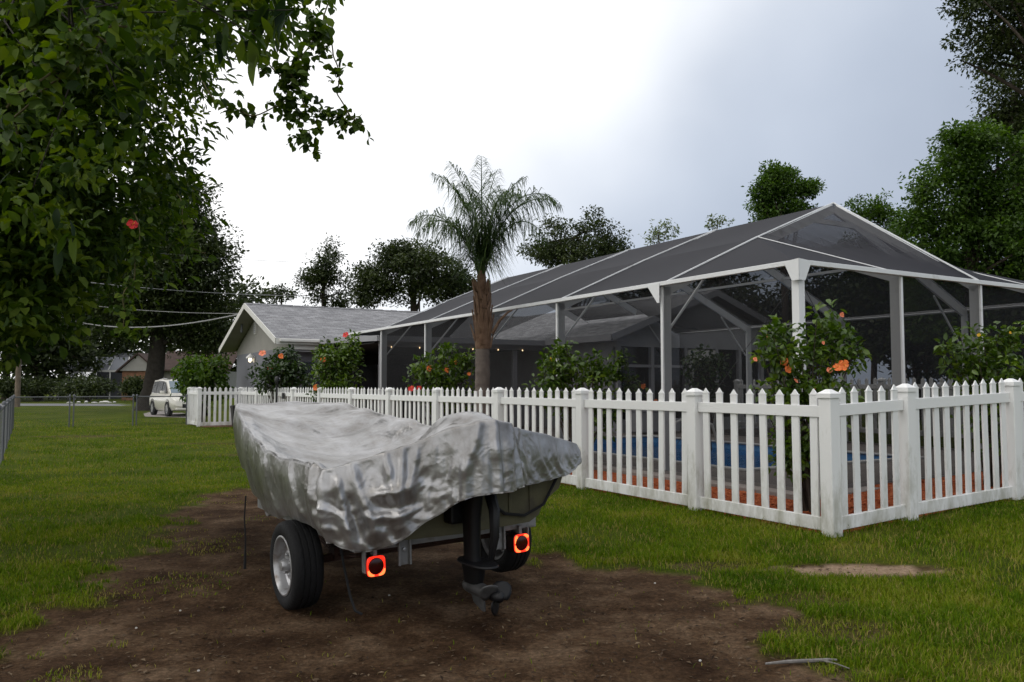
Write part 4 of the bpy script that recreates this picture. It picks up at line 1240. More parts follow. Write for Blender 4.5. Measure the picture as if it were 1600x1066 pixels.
    def crease(s0, t0, s1, t1, wd, amp, asym=.0):
        x, y = sm, np.clip((ring - M1) / M2, -1, 1) * .45
        dx, dy = s1 - s0, t1 - t0
        ll = math.hypot(dx, dy)
        along = ((x - s0) * dx + (y - t0) * dy) / ll; perp = ((x - s0) * dy - (y - t0) * dx) / ll
        e = sstep(-.06, .05, along) * sstep(ll + .10, ll - .04, along)
        p = perp / wd
        return amp * e * 1.25 * np.where(p > 0, np.exp(-np.abs(p / .55)), np.exp(-np.abs(p / (.6 + .9 * asym))))
    Ltot = float(L[-1]); x0 = sm.copy(); sm = np.where(sm > Ltot * .6, sm - Ltot, sm)
    for args in ((-.16, -.02, -.10, .40, .030, .050, 1.0), (-.02, .02, .02, .44, .028, .055, .8), (.07, .05, .16, .42, .030, .05, .6), (.16, .02, .30, .36, .032, .045, 1.2), (.24, .16, .50, .20, .040, .055, 1.5),
                 (.25, .27, .47, .33, .030, .045, .8), (.36, .02, .40, .18, .025, .04, .5), (.47, .0, .44, .24, .022, .04, .7), (.55, .03, .50, .22, .02, .035, .5), (-.62, .02, -.45, .36, .06, .022, .8), (-1.3, .03, -1.1, .40, .08, .02, .9),
                 (-.30, -.03, -.28, .34, .03, .022, 1.0), (.92, .0, .86, .25, .02, .035, .6), (1.02, .0, 1.0, .2, .02, .03, .6), (1.2, .0, 1.12, .16, .02, .025, .6), (1.36, .0, 1.3, .12, .02, .02, .6)):
        bump = bump + crease(*args)
    dd = sk * E[np.minimum(sid, N - 1), 3]
    wob = fbm(sm * 2.2 + 7, dd * 3 + 3, 2, 83) * 1.4
    rdg = 1 - np.abs(2 * fbm(sm * 5.5 + 20 - dd * 2.4 + wob, dd * 1.5 + 30 + wob, 2, 81) - 1) * 4.2
    rdg2 = 1 - np.abs(2 * fbm(sm * 12 + 20 - dd * 7 + wob * 3, dd * 4 + sm * 2 + 30, 2, 91) - 1) * 4.5
    bump = bump + (np.clip(rdg, 0, 1) * .030 + np.clip(rdg2, 0, 1) * .013) * np.clip(sk * 4, 0, 1) * (.18 + .82 * rear) * (1 - .75 * np.exp(-(u / .34) ** 4)) * np.where(u > .3, .5, 1)
    topu = (ring <= M1)
    fold = np.abs(np.sin(T[:, 1] * 5.3 + T[:, 0] * 2.0 + 3 * f1)) ** 3
    bump = bump - topu * fold * .026 * sstep(.2, .8, T[:, 1])
    ridge = np.exp(-(((T[:, 0] + .25 + .42 * (T[:, 1])) / .05) ** 2)) * sstep(.95, .3, T[:, 1]) * sstep(-.3, -.1, T[:, 1])
    bump = bump + topu * ridge * .03
    P = T + n * bump[:, None]
    T = T + n * bump[:, None]
    rest = np.maximum(np.linalg.norm(T[C[:, 0]] - T[C[:, 1]], axis=1) * (1 + eps * .5), rest * .97)
    rest[hemc] *= .95
    prev = P.copy()
    deg = np.bincount(C.ravel(), minlength=len(P)).astype(float)
    att = np.where(topv, .06, .07) + near_rim * .15
    w = 1.5 / deg
    for s in range(60):
        v = (P - prev) * .88; prev = P.copy(); P = P + v
        P[:, 2] -= .0008
        P += (T - P) * (att * .3)[:, None]
        for it in range(9):
            d = P[C[:, 1]] - P[C[:, 0]]
            ln = np.sqrt((d * d).sum(1)) + 1e-9
            c = d * ((ln - rest) / ln * .5 * st)[:, None]
            for k in range(3):
                P[:, k] += (np.bincount(C[:, 0], c[:, k], len(P)) - np.bincount(C[:, 1], c[:, k], len(P))) * w
            if it % 3 == 2:
                dn = ((P - T) * n).sum(1)
                P += n * (np.clip(dn, -inner, outer) - dn)[:, None]
    # take out the finest kinks
    for k in range(0):
        acc = np.zeros_like(P); cnt = np.bincount(E1.ravel(), minlength=len(P)).astype(float)
        for c in range(3):
            acc[:, c] = np.bincount(E1[:, 0], P[E1[:, 1], c], len(P)) + np.bincount(E1[:, 1], P[E1[:, 0], c], len(P))
        P = P * .5 + acc / cnt[:, None] * .5
    return P, [tuple(dict.fromkeys(f)) for f in F.tolist() if len(set(f)) > 2], P[ring == nr - 1][np.argsort(sid[ring == nr - 1])]
import time as _t
_t0 = _t.time()
CV, CF, CUV = drape()
print('drape', _t.time() - _t0, CV.shape, CV.min(0), CV.max(0))
def cover_mat():
    m = bpy.data.materials.new('silver_tarp'); m.use_nodes = True
    nt = m.node_tree; N, K = nt.nodes, nt.links
    bs = N['Principled BSDF']
    bs.inputs['Metallic'].default_value = 0.72; bs.inputs['Roughness'].default_value = 0.42
    uv = N.new('ShaderNodeTexCoord').outputs['Object']
    def noise(s, d=5, r=.6, v=None):
        n = N.new('ShaderNodeTexNoise'); n.inputs['Scale'].default_value = s; n.inputs['Detail'].default_value = d; n.inputs['Roughness'].default_value = r
        K.new(v or uv, n.inputs['Vector']); return n.outputs['Fac']
    ra = N.new('ShaderNodeValToRGB'); K.new(noise(2.2, 7, .65), ra.inputs[0]); cr = ra.color_ramp
    cr.elements[0].position = .3; cr.elements[0].color = (.22, .21, .20, 1); cr.elements[1].position = .62; cr.elements[1].color = (.42, .415, .42, 1)
    r2 = N.new('ShaderNodeValToRGB'); K.new(noise(9, 6, .7), r2.inputs[0]); cr = r2.color_ramp
    cr.elements[0].position = .35; cr.elements[0].color = (.80, .77, .73, 1); cr.elements[1].position = .55; cr.elements[1].color = (1, 1, 1, 1)
    mx = N.new('ShaderNodeMix'); mx.data_type = 'RGBA'; mx.blend_type = 'MULTIPLY'; mx.inputs['Factor'].default_value = .8
    K.new(ra.outputs[0], mx.inputs['A']); K.new(r2.outputs[0], mx.inputs['B'])
    K.new(mx.outputs['Result'], bs.inputs['Base Color'])
    rr = N.new('ShaderNodeMapRange'); K.new(noise(5, 6, .7), rr.inputs[0]); rr.inputs[1].default_value = .3; rr.inputs[2].default_value = .7
    rr.inputs[3].default_value = .27; rr.inputs[4].default_value = .43; K.new(rr.outputs[0], bs.inputs['Roughness'])
    # crumple: creased cells
    vo = N.new('ShaderNodeTexVoronoi'); vo.feature = 'F1'; vo.inputs['Scale'].default_value = 7; 
    wv = N.new('ShaderNodeVectorMath'); wv.operation = 'MULTIPLY_ADD'
    nn = N.new('ShaderNodeTexNoise'); nn.inputs['Scale'].default_value = 4; K.new(uv, nn.inputs['Vector'])
    K.new(nn.outputs['Color'], wv.inputs[0]); wv.inputs[1].default_value = (.35, .35, .35); K.new(uv, wv.inputs[2])
    K.new(wv.outputs[0], vo.inputs['Vector'])
    v2 = N.new('ShaderNodeTexVoronoi'); v2.inputs['Scale'].default_value = 17; K.new(wv.outputs[0], v2.inputs['Vector'])
    b0 = N.new('ShaderNodeBump'); b0.inputs['Strength'].default_value = .22; b0.inputs['Distance'].default_value = .03; K.new(vo.outputs['Distance'], b0.inputs['Height'])
    b1 = N.new('ShaderNodeBump'); b1.inputs['Strength'].default_value = .18; b1.inputs['Distance'].default_value = .015; K.new(v2.outputs['Distance'], b1.inputs['Height']); K.new(b0.outputs[0], b1.inputs['Normal'])
    b2 = N.new('ShaderNodeBump'); b2.inputs['Strength'].default_value = .15; b2.inputs['Distance'].default_value = .006; K.new(noise(60, 4), b2.inputs['Height']); K.new(b1.outputs[0], b2.inputs['Normal'])
    K.new(b2.outputs[0], bs.inputs['Normal'])
    return m
cme = bpy.data.meshes.new('tarp'); cme.from_pydata(CV.tolist(), [], CF); MATS_TARP = cover_mat(); cme.materials.append(MATS_TARP); cme.shade_smooth()
co = link(bpy.data.objects.new('tarp', cme), cover)
sd = co.modifiers.new('sub', 'SUBSURF'); sd.levels = 1; sd.render_levels = 1
sl = co.modifiers.new('solid', 'SOLIDIFY'); sl.thickness = .004
mb = MB(); mb.tube(list(CUV) + [CUV[0]], .005, 6, cap=False); mb.build('hem', MATS_TARP, cover, smooth=True)
mb = MB(); mb.tube([(-.93, 1.55, .62), (-.94, 1.56, .45), (-.935, 1.55, .28), (-.94, 1.56, .06)], [.006, .006, .006, .012], 5); mb.build('tie_cord', M_strap, cover)
# ------------------------------------------------------------------ foliage
def PX(px, py, Y):
    """a point seen at photo pixel (px, py) and distance Y"""
    return np.array([(px - 800) / 1280 * Y, Y, EYE + (604 - py) / 1280 * Y])
def unit(v): return v / (np.linalg.norm(v, axis=-1, keepdims=True) + 1e-9)
def rand_dirs(n, g): return unit(g.normal(size=(n, 3)))
def leaf_cards(P, ax, nr, ln, wd, rnd, fold=.25, six=False):
    """P base points, ax leaf direction, nr leaf normal; returns V, F(quads), rnd"""
    n = len(P)
    ax = unit(ax); sd_ = unit(np.cross(ax, nr)); nr = np.cross(sd_, ax)
    ln = ln[:, None]; wd = wd[:, None]
    if not six:
        m = P + ax * ln * .45
        up = nr * wd * fold
        V = np.stack([P, m + sd_ * wd * .5 + up, P + ax * ln, m - sd_ * wd * .5 + up], 1)
        F = np.arange(n * 4).reshape(n, 4)
        return V.reshape(-1, 3), F, np.repeat(rnd, 4)
    up = nr * wd * fold
    droop = -nr * ln * .10
    a1 = P + ax * ln * .30; a2 = P + ax * ln * .68
    tip = P + ax * ln + droop * 1.6
    V = np.stack([P, a1 + sd_ * wd * .46 + up, a2 + sd_ * wd * .42 + up + droop * .5, tip, a2 - sd_ * wd * .42 + up + droop * .5, a1 - sd_ * wd * .46 + up, a2 + droop * .5], 1)
    b = (np.arange(n) * 7)[:, None]
    F = np.concatenate([b + np.array([[0, 1, 2, 6]]), b + np.array([[6, 2, 3, 4]]), b + np.array([[0, 6, 4, 5]])])
    return V.reshape(-1, 3), F, np.repeat(rnd, 7)
def clusters_in(ells, n, g, bias=.45):
    vol = np.array([e[3] * e[4] * e[5] for e in ells]) ** .8
    ch = g.choice(len(ells), n, p=vol / vol.sum())
    d = rand_dirs(n, g); r = g.random(n) ** bias
    E = np.array(ells)[ch]
    return E[:, :3] + d * r[:, None] * E[:, 3:6], d
def foliage(ells, ncl, per, crad, leaf, lw, g, flat=.65, bias=.4, six=False, droop=.25, sizevar=.35):
    C, d = clusters_in(ells, ncl, g, bias)
    n = ncl * per
    rad = crad * g.uniform(.55, 1.3, ncl)
    off = rand_dirs(n, g) * (g.random(n) ** .45 * .95 * np.repeat(rad, per))[:, None]
    off[:, 2] *= flat
    P = np.repeat(C, per, 0) + off
    ax = unit(unit(off) * .9 + rand_dirs(n, g) * .8 + np.array([0, 0, -droop]))
    nr = unit(rand_dirs(n, g) * .8 + np.array([0, 0, 1.0]))
    ln = leaf * g.uniform(1 - sizevar, 1 + sizevar, n)
    rn = np.clip(np.repeat(g.normal(.45, .2, ncl), per) + g.normal(0, .16, n), 0, 1)
    return leaf_cards(P, ax, nr, ln, ln * lw, rn, six=six), C
def limbs(mb, base, top, r0, C, g, n, mi=0, bend=.15):
    base, top = np.array(base, float), np.array(top, float)
    tp = [base * (1 - t) + top * t + np.array([math.sin(t * 5 + base[0]) * .04, math.cos(t * 4) * .04, 0]) * (top[2] - base[2]) * .3 for t in np.linspace(0, 1, 7)]
    rr = [r0 * (1.35 if i == 0 else 1 - .45 * i / 6) for i in range(7)]
    mb.tube(tp, rr, 10)
    for k in g.choice(len(C), min(n, len(C)), replace=False):
        c = C[k]
        s = tp[int(g.integers(3, 7))]
        m = (s * .5 + c * .5) + np.array([0, 0, .12 * np.linalg.norm(c - s)]) + g.normal(0, .06 * np.linalg.norm(c - s), 3)
        rb = r0 * g.uniform(.18, .34)
        pts = [s * (1-t)**2 + 2 * m * t * (1-t) + c * t * t for t in np.linspace(0, 1, 7)]
        mb.tube(pts, [rb * (1 - .85 * t) for t in np.linspace(0, 1, 7)], 6, cap=False)
M_bark = mat('bark', (0.055, 0.043, 0.033), 0.95, var=0.35, vscale=6, bump=0.8, bscale=18)
M_bark_d = mat('dark_bark', (0.03, 0.025, 0.02), 0.95, var=0.35, vscale=6, bump=0.8, bscale=18)
LM = {
 'oak': leaf_mat('oak_leaf', [(0.0166, 0.0265, 0.0083), (0.0364, 0.0528, 0.0149), (0.0743, 0.0959, 0.0265)], .25),
 'green': leaf_mat('green_leaf', [(0.0256, 0.0513, 0.0098), (0.0591, 0.1144, 0.0178), (0.1183, 0.1972, 0.0315)], .3),
 'bright': leaf_mat('bright_leaf', [(0.0250, 0.0525, 0.0075), (0.0625, 0.1187, 0.0150), (0.1375, 0.2063, 0.0275)], .32),
 'near': leaf_mat('near_leaf', [(0.0124, 0.0298, 0.0050), (0.0324, 0.0622, 0.0087), (0.0683, 0.1119, 0.0149), (0.1368, 0.1864, 0.0249)], .32, rough=.55, spec=.15),
 'pale': leaf_mat('pale_leaf', [(0.0780, 0.1040, 0.0520), (0.1300, 0.1690, 0.0780), (0.1950, 0.2210, 0.1170)], .4),
 'hib': leaf_mat('hibiscus_leaf', [(0.0270, 0.0562, 0.0075), (0.0675, 0.1219, 0.0137), (0.1435, 0.2110, 0.0250)], .3, rough=.35, spec=.5),
 'hibdark': leaf_mat('dark_hibiscus_leaf', [(0.0130, 0.0286, 0.0078), (0.0286, 0.0572, 0.0130), (0.0650, 0.1105, 0.0234)], .25, rough=.35, spec=.5),
 'palm': leaf_mat('palm_leaf', [(0.0180, 0.0390, 0.0120), (0.0420, 0.0780, 0.0210), (0.0825, 0.1200, 0.0330)], .25),
}
def tree(name, label, x, y, ells, ncl, per, crad, leaf, lw, m, tr, seed, top=None, nl=14, group=None, bias=.4, cat='tree', bark=None, six=False, flat=.65):
    g = np.random.default_rng(seed)
    z0 = gz(x, y)
    if z0 < -1: z0 = 0.0
    t = empty(name, (x, y, z0), 0, label, cat, group)
    (V_, F_, rn), C = foliage(ells, ncl, per, crad, leaf, lw, g, bias=bias, six=six, flat=flat)
    me = np_mesh('crown', V_, F_, LM[m], rn)
    link(bpy.data.objects.new('crown', me), t)
    mb = MB()
    if top is None:
        e = np.array(ells); top = (float(e[:, 0].mean()) * .4, float(e[:, 1].mean()) * .4, float(e[:, 2].mean()))
    limbs(mb, (0, 0, -.1), top, tr, C, g, nl)
    mb.build('trunk', bark or M_bark, t, smooth=True)
    return t
def E1(px, py, Y, rx, ry, rz, bx, by):
    p = PX(px, py, Y); return (p[0] - bx, p[1] - by, p[2], rx, ry, rz)

# background trees: (px of trunk, Y, [(px, py, rx_px, ry_px)...])
def bgtree(name, label, px, Y, blobs, ncl, per, crad, leaf, m, tr, seed, lw=.55, lobes=6, **kw):
    x = (px - 800) / 1280 * Y
    s = Y / 1280
    ells = []
    for i, (bx, by, rx, ry) in enumerate(blobs):
        dy = ((i * 37) % 7 - 3) / 3 * rx * s * .35
        ells.append(E1(bx, by, Y, rx * s, rx * s * .9, ry * s, x, Y)[:1] + (dy,) + E1(bx, by, Y, rx * s, rx * s * .9, ry * s, x, Y)[2:])
    gl = np.random.default_rng(seed + 900)
    crad *= .78; ncl = int(ncl * .85)
    for e in list(ells):
        for q in range(lobes):
            d = unit(gl.normal(size=3) * np.array([1, 1, .8])); f = gl.uniform(.28, .5)
            ells.append((e[0] + d[0] * e[3] * .88, e[1] + d[1] * e[4] * .88, e[2] + d[2] * e[5] * .88, e[3] * f, e[4] * f, e[5] * f))
    return tree(name, label, x, Y, ells, ncl, per, crad, leaf, lw, m, tr, seed, **kw)
bgtree('oak_tree', 'tall dark dense oak towering left of the house gable', 232, 50,
       [(285, 330, 48, 62), (265, 420, 88, 80), (322, 400, 40, 90), (300, 500, 62, 62), (200, 470, 80, 80), (150, 400, 80, 90), (240, 300, 40, 50), (215, 380, 60, 70), (325, 520, 36, 46)], 1250, 70, 1.55, .23, 'oak', .62, 11, lobes=2, nl=26, top=(1.0, 0, 8.0), bark=M_bark_d)
bgtree('slender_tree', 'slender airy tree rising just left behind the shingled roof', 505, 52, [(508, 425, 22, 36), (490, 445, 26, 24), (530, 445, 22, 24), (515, 400, 14, 16), (478, 438, 10, 10), (508, 470, 32, 14)], 170, 44, .8, .17, 'oak', .16, 12, nl=22, bias=.55)
bgtree('broad_tree', 'broad brownish green tree behind the middle of the roof', 650, 50, [(650, 435, 62, 44), (590, 450, 40, 34), (705, 445, 44, 38), (640, 405, 40, 20), (572, 430, 18, 14), (735, 470, 30, 25)], 480, 60, 1.0, .19, 'oak', .3, 13, nl=18)
bgtree('low_tree', 'small dark treetop just over the roof ridge beside the gable', 440, 60, [(437, 468, 24, 10), (456, 462, 10, 7)], 30, 36, .8, .22, 'oak', .12, 14, nl=6)
bgtree('spreading_tree', 'spreading tree with open branches behind the palm and screen roof', 900, 42, [(880, 375, 34, 24), (930, 365, 34, 22), (860, 395, 42, 20), (965, 385, 26, 18), (900, 410, 60, 24), (930, 345, 14, 10), (865, 352, 12, 10), (832, 392, 16, 12)], 300, 50, .66, .15, 'oak', .2, 15, nl=26, bias=.5)
bgtree('sapling', 'thin pale sapling showing over the middle of the screen roof', 1036, 33, [(1030, 362, 16, 20), (1046, 355, 14, 18), (1018, 370, 12, 14)], 34, 14, .35, .13, 'pale', .05, 16, nl=24, bias=.7)
bgtree('sapling', 'small pale sapling tip left of the bushy treetop above the ridge', 1126, 33, [(1120, 355, 10, 14), (1136, 352, 8, 10)], 18, 14, .3, .13, 'pale', .04, 17, nl=14, bias=.7)
bgtree('bushy_tree', 'bushy treetop rising above the screen roof ridge', 1226, 36, [(1218, 298, 26, 22), (1254, 305, 22, 14), (1200, 322, 20, 16), (1230, 335, 44, 18), (1212, 275, 16, 10), (1236, 282, 14, 8), (1272, 300, 10, 6), (1185, 305, 8, 6)], 300, 54, .6, .14, 'green', .2, 18, nl=16)
bgtree('young_tree', 'young light tree right of the cage peak', 1362, 30, [(1355, 345, 22, 28), (1382, 335, 22, 26), (1370, 390, 44, 44), (1335, 325, 8, 8), (1410, 370, 26, 40)], 200, 46, .5, .12, 'green', .12, 19, nl=18, bias=.5)
bgtree('green_tree', 'big bright green tree filling the right edge behind the cage', 1520, 25, [(1490, 300, 50, 54), (1560, 300, 70, 84), (1475, 370, 60, 60), (1448, 345, 20, 24), (1515, 225, 30, 22), (1470, 255, 22, 18), (1440, 400, 30, 30), (1580, 400, 80, 80), (1530, 230, 48, 40), (1640, 330, 80, 110), (1520, 480, 100, 80), (1445, 300, 22, 40), (1650, 480, 80, 90)], 1050, 66, .66, .135, 'green', .32, 20, nl=30)
bgtree('dark_tree', 'tall dark oak behind the bright green tree at the right edge', 1600, 33, [(1590, 150, 46, 60), (1640, 200, 70, 90), (1570, 205, 34, 40), (1545, 235, 22, 26), (1660, 90, 60, 70)], 400, 62, .8, .16, 'oak', .4, 21, nl=24)
bgtree('overhanging_oak', 'dark oak boughs hanging into the top right corner', 1800, 20, [(1560, 25, 60, 34), (1640, 60, 90, 70), (1520, 10, 44, 20), (1575, 75, 40, 34), (1700, 40, 110, 90), (1590, -30, 70, 40), (1525, 75, 20, 26)], 460, 60, .5, .10, 'oak', .4, 22, nl=40, bias=.5)
# darkness behind the cage: hedge of shrubs and trees along the right boundary
hs_ = [(1130, 40, 500, 62, 88), (1290, 38, 490, 85, 95), (1430, 30, 490, 80, 105), (1560, 27, 520, 70, 90), (1680, 24, 500, 80, 120), (1010, 44, 500, 60, 70)]
hl = ['dark hedge tree behind the second house wing, near the door', 'dark hedge tree behind the cage near its far corner post', 'dark hedge tree seen through the right end screens', 'dark hedge tree at the right edge under the bright green tree', 'dark hedge tree beyond the right edge of the cage', 'dark hedge tree behind the meeting of the two house roofs']
for i, (px, Y, py, rx, ry) in enumerate(hs_):
    bgtree('hedge_tree', hl[i], px, Y, [(px, py, rx, ry), (px - rx * .5, py + 30, rx * .8, ry * .7), (px + rx * .5, py + 30, rx * .8, ry * .7)], 260, 60, 1.1, .26, 'oak', .2, 40 + i, group='dark trees behind the pool cage')
# far woods beyond the road on the left
fw = [(-120, 86, 420, 120, 150), (10, 92, 440, 90, 140), (95, 100, 450, 80, 120), (170, 96, 470, 70, 110), (60, 84, 500, 70, 80), (290, 110, 480, 80, 100), (390, 95, 520, 50, 60)]
fl = ['dark wood tree beyond the road past the left edge', 'dark wood tree behind the utility pole', 'dark wood tree behind the left end of the small white cage', 'dark wood tree behind the neighbouring white cage', 'low dark tree left of the small white cage', 'dark wood tree behind the brick neighbour house', 'dark wood tree right of the brick neighbour house']
for i, (px, Y, py, rx, ry) in enumerate(fw):
    bgtree('wood_tree', fl[i], px, Y, [(px, py, rx, ry), (px - rx * .4, py + 50, rx, ry * .7), (px + rx * .5, py + 60, rx * .8, ry * .6)], 170, 44, 2.3, .62, 'oak', .4, 60 + i, group='woods beyond the road')

# ------------------------------------------------------------------ shrubs
def flower_mesh(m1, m2):
    mb = MB(); g = np.random.default_rng(3)
    for k in range(5):
        a = 2 * math.pi * k / 5 + g.normal(0, .12); n = 4
        b = len(mb.v); L_ = g.uniform(.8, 1.1); tw = g.normal(0, .12)
        for i in range(n + 1):
            t = i / n
            hw = [.06, .24, .40, .44, .22][i]
            z = .55 * t - .65 * t * t * g.uniform(.3, 1.3)
            for j in (-1, 0, 1):
                x, y = L_ * (.06 + .94 * t) * (1 - .10 * abs(j) * (i == n)), j * hw
                zz = z + .10 * abs(j) * (1 if i < 3 else g.uniform(-1, 1)) + tw * y
                mb.v.append((x * math.cos(a) - y * math.sin(a), x * math.sin(a) + y * math.cos(a), zz + .02 * (k % 2)))
        for i in range(n):
            for j in (0, 1):
                q = b + i * 3 + j; mb.f.append((q, q + 1, q + 4, q + 3)); mb.m.append(0)
    mb.tube([(0, 0, 0), (.1, 0, .5), (.22, 0, .85)], [.05, .04, .07], 5, mi=1)
    return mb.mesh('flower', [m1, m2], smooth=True)
M_or = mat('petal_orange', (0.72, 0.13, 0.025), .6, var=.25, vscale=3, col2=(0.85, 0.24, 0.06))
M_rd = mat('petal_red', (0.55, 0.02, 0.02), .6, var=.2)
M_pk = mat('petal_salmon', (0.75, 0.22, 0.12), .6, var=.2)
M_yl = mat('petal_yellow', (0.7, 0.42, 0.03), .6, var=.2)
ME_fl = {'o': flower_mesh(M_or, M_yl), 'r': flower_mesh(M_rd, M_yl), 'p': flower_mesh(M_pk, M_yl), 'y': flower_mesh(M_yl, M_or)}
def shrub(name, label, px, Y, blobs, ncl, per, crad, leaf, m, seed, flowers=(), group='hibiscus shrubs inside the fence', bias=.6, lw=.55, stems=14, cat='shrub'):
    x = (px - 800) / 1280 * Y
    s = Y / 1280; g = np.random.default_rng(seed)
    z0 = gz(x, Y); z0 = 0 if z0 < -1 else z0
    t = empty(name, (x, Y, z0), 0, label, cat, group)
    ells = [((bx - px) * s, ((i * 29) % 5 - 2) * .1 * rx * s, EYE + (604 - by) * s - z0, rx * s, rx * s * .75, ry * s) for i, (bx, by, rx, ry) in enumerate(blobs)]
    (V_, F_, rn), C = foliage(ells, ncl, per, crad, leaf, lw, g, bias=bias, six=True, droop=.15, flat=.9)
    me = np_mesh('leaves', V_, F_, LM[m], rn)
    o = link(bpy.data.objects.new('leaves', me), t); o['kind'] = 'stuff'
    mb = MB()
    for k in g.choice(len(C), min(stems * 3, len(C)), replace=False):
        c = C[k]
        b0 = np.array([g.normal(0, .07), g.normal(0, .07), -.05])
        mid_ = np.array([c[0] * .35 + g.normal(0, .05), c[1] * .35, c[2] * .55])
        pts = [b0 * (1-q)**2 + 2 * mid_ * q * (1-q) + c * q * q for q in np.linspace(0, 1, 6)]
        mb.tube(pts, [.016 * (1 - .75 * q) for q in np.linspace(0, 1, 6)], 5, cap=False)
    mb.build('stems', M_bark, t)
    for fx, fy, kind, sz in flowers:
        p = PX(fx, fy, Y - .30 * blobs[0][2] * s - .1)
        put('flower', ME_fl[kind], t, (p[0] - x, p[1] - Y, p[2] - z0), (R_(70 + g.uniform(-25, 20)), g.uniform(-.4, .4), g.uniform(-.6, .6)), (sz * .78,) * 3)
    return t
shrub('hibiscus_shrub', 'hibiscus with orange and salmon flowers at the near corner post of the cage', 1255, 9.55,
      [(1215, 560, 42, 45), (1300, 540, 50, 50), (1290, 505, 28, 28), (1215, 520, 18, 18), (1255, 620, 75, 60), (1250, 700, 50, 60), (1335, 560, 20, 22)], 230, 13, .11, .085, 'hib', 101,
      [(1226, 566, 'o', .07), (1231, 577, 'o', .065), (1318, 571, 'o', .085), (1308, 575, 'o', .07), (1296, 579, 'p', .05), (1243, 596, 'p', .045), (1317, 492, 'p', .04), (1180, 562, 'p', .04), (1287, 536, 'p', .03), (1197, 525, 'p', .035), (1270, 605, 'o', .05)])
shrub('hibiscus_shrub', 'broad leafy hibiscus without many flowers behind the fence right of the palm', 905, 13.7,
      [(880, 580, 40, 34), (940, 585, 45, 30), (870, 550, 20, 30), (925, 550, 16, 20), (965, 560, 18, 18), (860, 610, 36, 34), (930, 640, 60, 40), (990, 600, 14, 16)], 190, 13, .13, .095, 'hib', 102,
      [(1005, 604, 'o', .06), (860, 562, 'y', .04), (1024, 627, 'o', .05)], bias=.7)
shrub('hibiscus_shrub', 'hibiscus with orange flowers just left of the palm trunk', 690, 17.2,
      [(690, 580, 38, 30), (658, 590, 22, 22), (700, 555, 20, 22), (725, 575, 18, 26), (690, 620, 45, 30)], 150, 13, .15, .10, 'hib', 103,
      [(671, 576, 'o', .085), (698, 579, 'o', .08), (712, 567, 'o', .06), (643, 608, 'r', .10), (655, 607, 'r', .08), (733, 585, 'o', .06)])
shrub('hibiscus_shrub', 'tall hibiscus with one red flower on top at the left end of the cage', 528, 22.6,
      [(528, 560, 34, 34), (515, 580, 28, 28), (545, 545, 20, 24), (548, 570, 22, 26), (528, 605, 40, 26)], 170, 13, .20, .12, 'hib', 104,
      [(540, 524, 'r', .13), (505, 563, 'o', .12), (494, 606, 'o', .12)])
shrub('hibiscus_shrub', 'dark hibiscus with red flowers beside the lit wall lamp', 437, 26.4,
      [(437, 580, 36, 26), (415, 590, 22, 22), (440, 560, 22, 20), (465, 585, 24, 24), (440, 604, 34, 8)], 150, 14, .22, .13, 'hibdark', 105,
      [(410, 553, 'p', .17), (422, 577, 'r', .14), (439, 557, 'o', .12)])
shrub('hibiscus_shrub', 'loose yellowing hibiscus behind the right run of the fence', 1545, 10.9,
      [(1500, 545, 36, 30), (1560, 540, 40, 34), (1590, 520, 26, 20), (1530, 580, 60, 40), (1600, 590, 50, 50), (1540, 650, 50, 60)], 170, 12, .12, .09, 'hib', 106,
      [(1531, 524, 'y', .035), (1580, 520, 'y', .025)], bias=.7)
shrub('round_bush', 'rounded bright green bush at the house corner behind the picket gate', 318, 32.5,
      [(318, 585, 38, 28), (300, 590, 26, 24), (335, 580, 26, 24), (318, 610, 40, 20)], 170, 16, .3, .17, 'bright', 107, group='bushes by the house', bias=.35)
shrub('patio_shrub', 'dim potted shrub inside the cage beside the white door', 1100, 19.5, [(1085, 575, 18, 26), (1115, 570, 26, 28), (1100, 610, 26, 26)], 70, 12, .16, .11, 'hibdark', 108, group='plants inside the cage')
# ground hugging hedge across the road
for i, (px, Y, rx) in enumerate(((60, 80, 50), (140, 78, 45), (215, 74, 20), (20, 76, 26))):
    shrub('hedge_bush', ['dark low hedge under the small white cage', 'dark low hedge right under the white cage corner', 'dark bush in front of the brick house', 'dark bush at the utility pole foot'][i], px, Y,
          [(px, 606, rx, 9), (px - rx * .4, 602, rx * .6, 9), (px + rx * .45, 603, rx * .5, 8)], 150, 22, .8, .24, 'oak', 120 + i, group='hedge bushes beyond the road')

# ------------------------------------------------------------------ palm
palm_p = W(-0.82, 7.1)
palm = empty('queen_palm', (palm_p[0], palm_p[1], 0.0), 0, 'feathery queen palm with shaggy brown boots on its grey trunk', 'palm tree')
M_ptr = mat('palm_trunk', (0.13, 0.105, 0.09), .95, var=.3, vscale=5, bump=.9, bscale=22)
M_boot = mat('palm_boot_fibre', (0.085, 0.045, 0.025), .95, var=.45, vscale=7, bump=.9, bscale=30, col2=(0.16, 0.10, 0.065))
mb = MB(); zz = np.linspace(-.1, 2.32, 46)
mb.tube([(.05 * math.sin(z * .9), 0, z) for z in zz], [(.170 - .016 * z + .008 * (i % 2) + .004 * math.sin(i * 1.7)) for i, z in enumerate(zz)], 16); mb.build('trunk', M_ptr, palm, smooth=True)
g = np.random.default_rng(5)
mb = MB(); mb.tube([(.05, 0, 2.2), (.05, 0, 2.45), (.05, 0, 2.9), (.04, 0, 3.3), (.02, 0, 3.75)], [.15, .17, .135, .11, .08], 12); mb.build('boot_core', M_boot, palm, smooth=True)
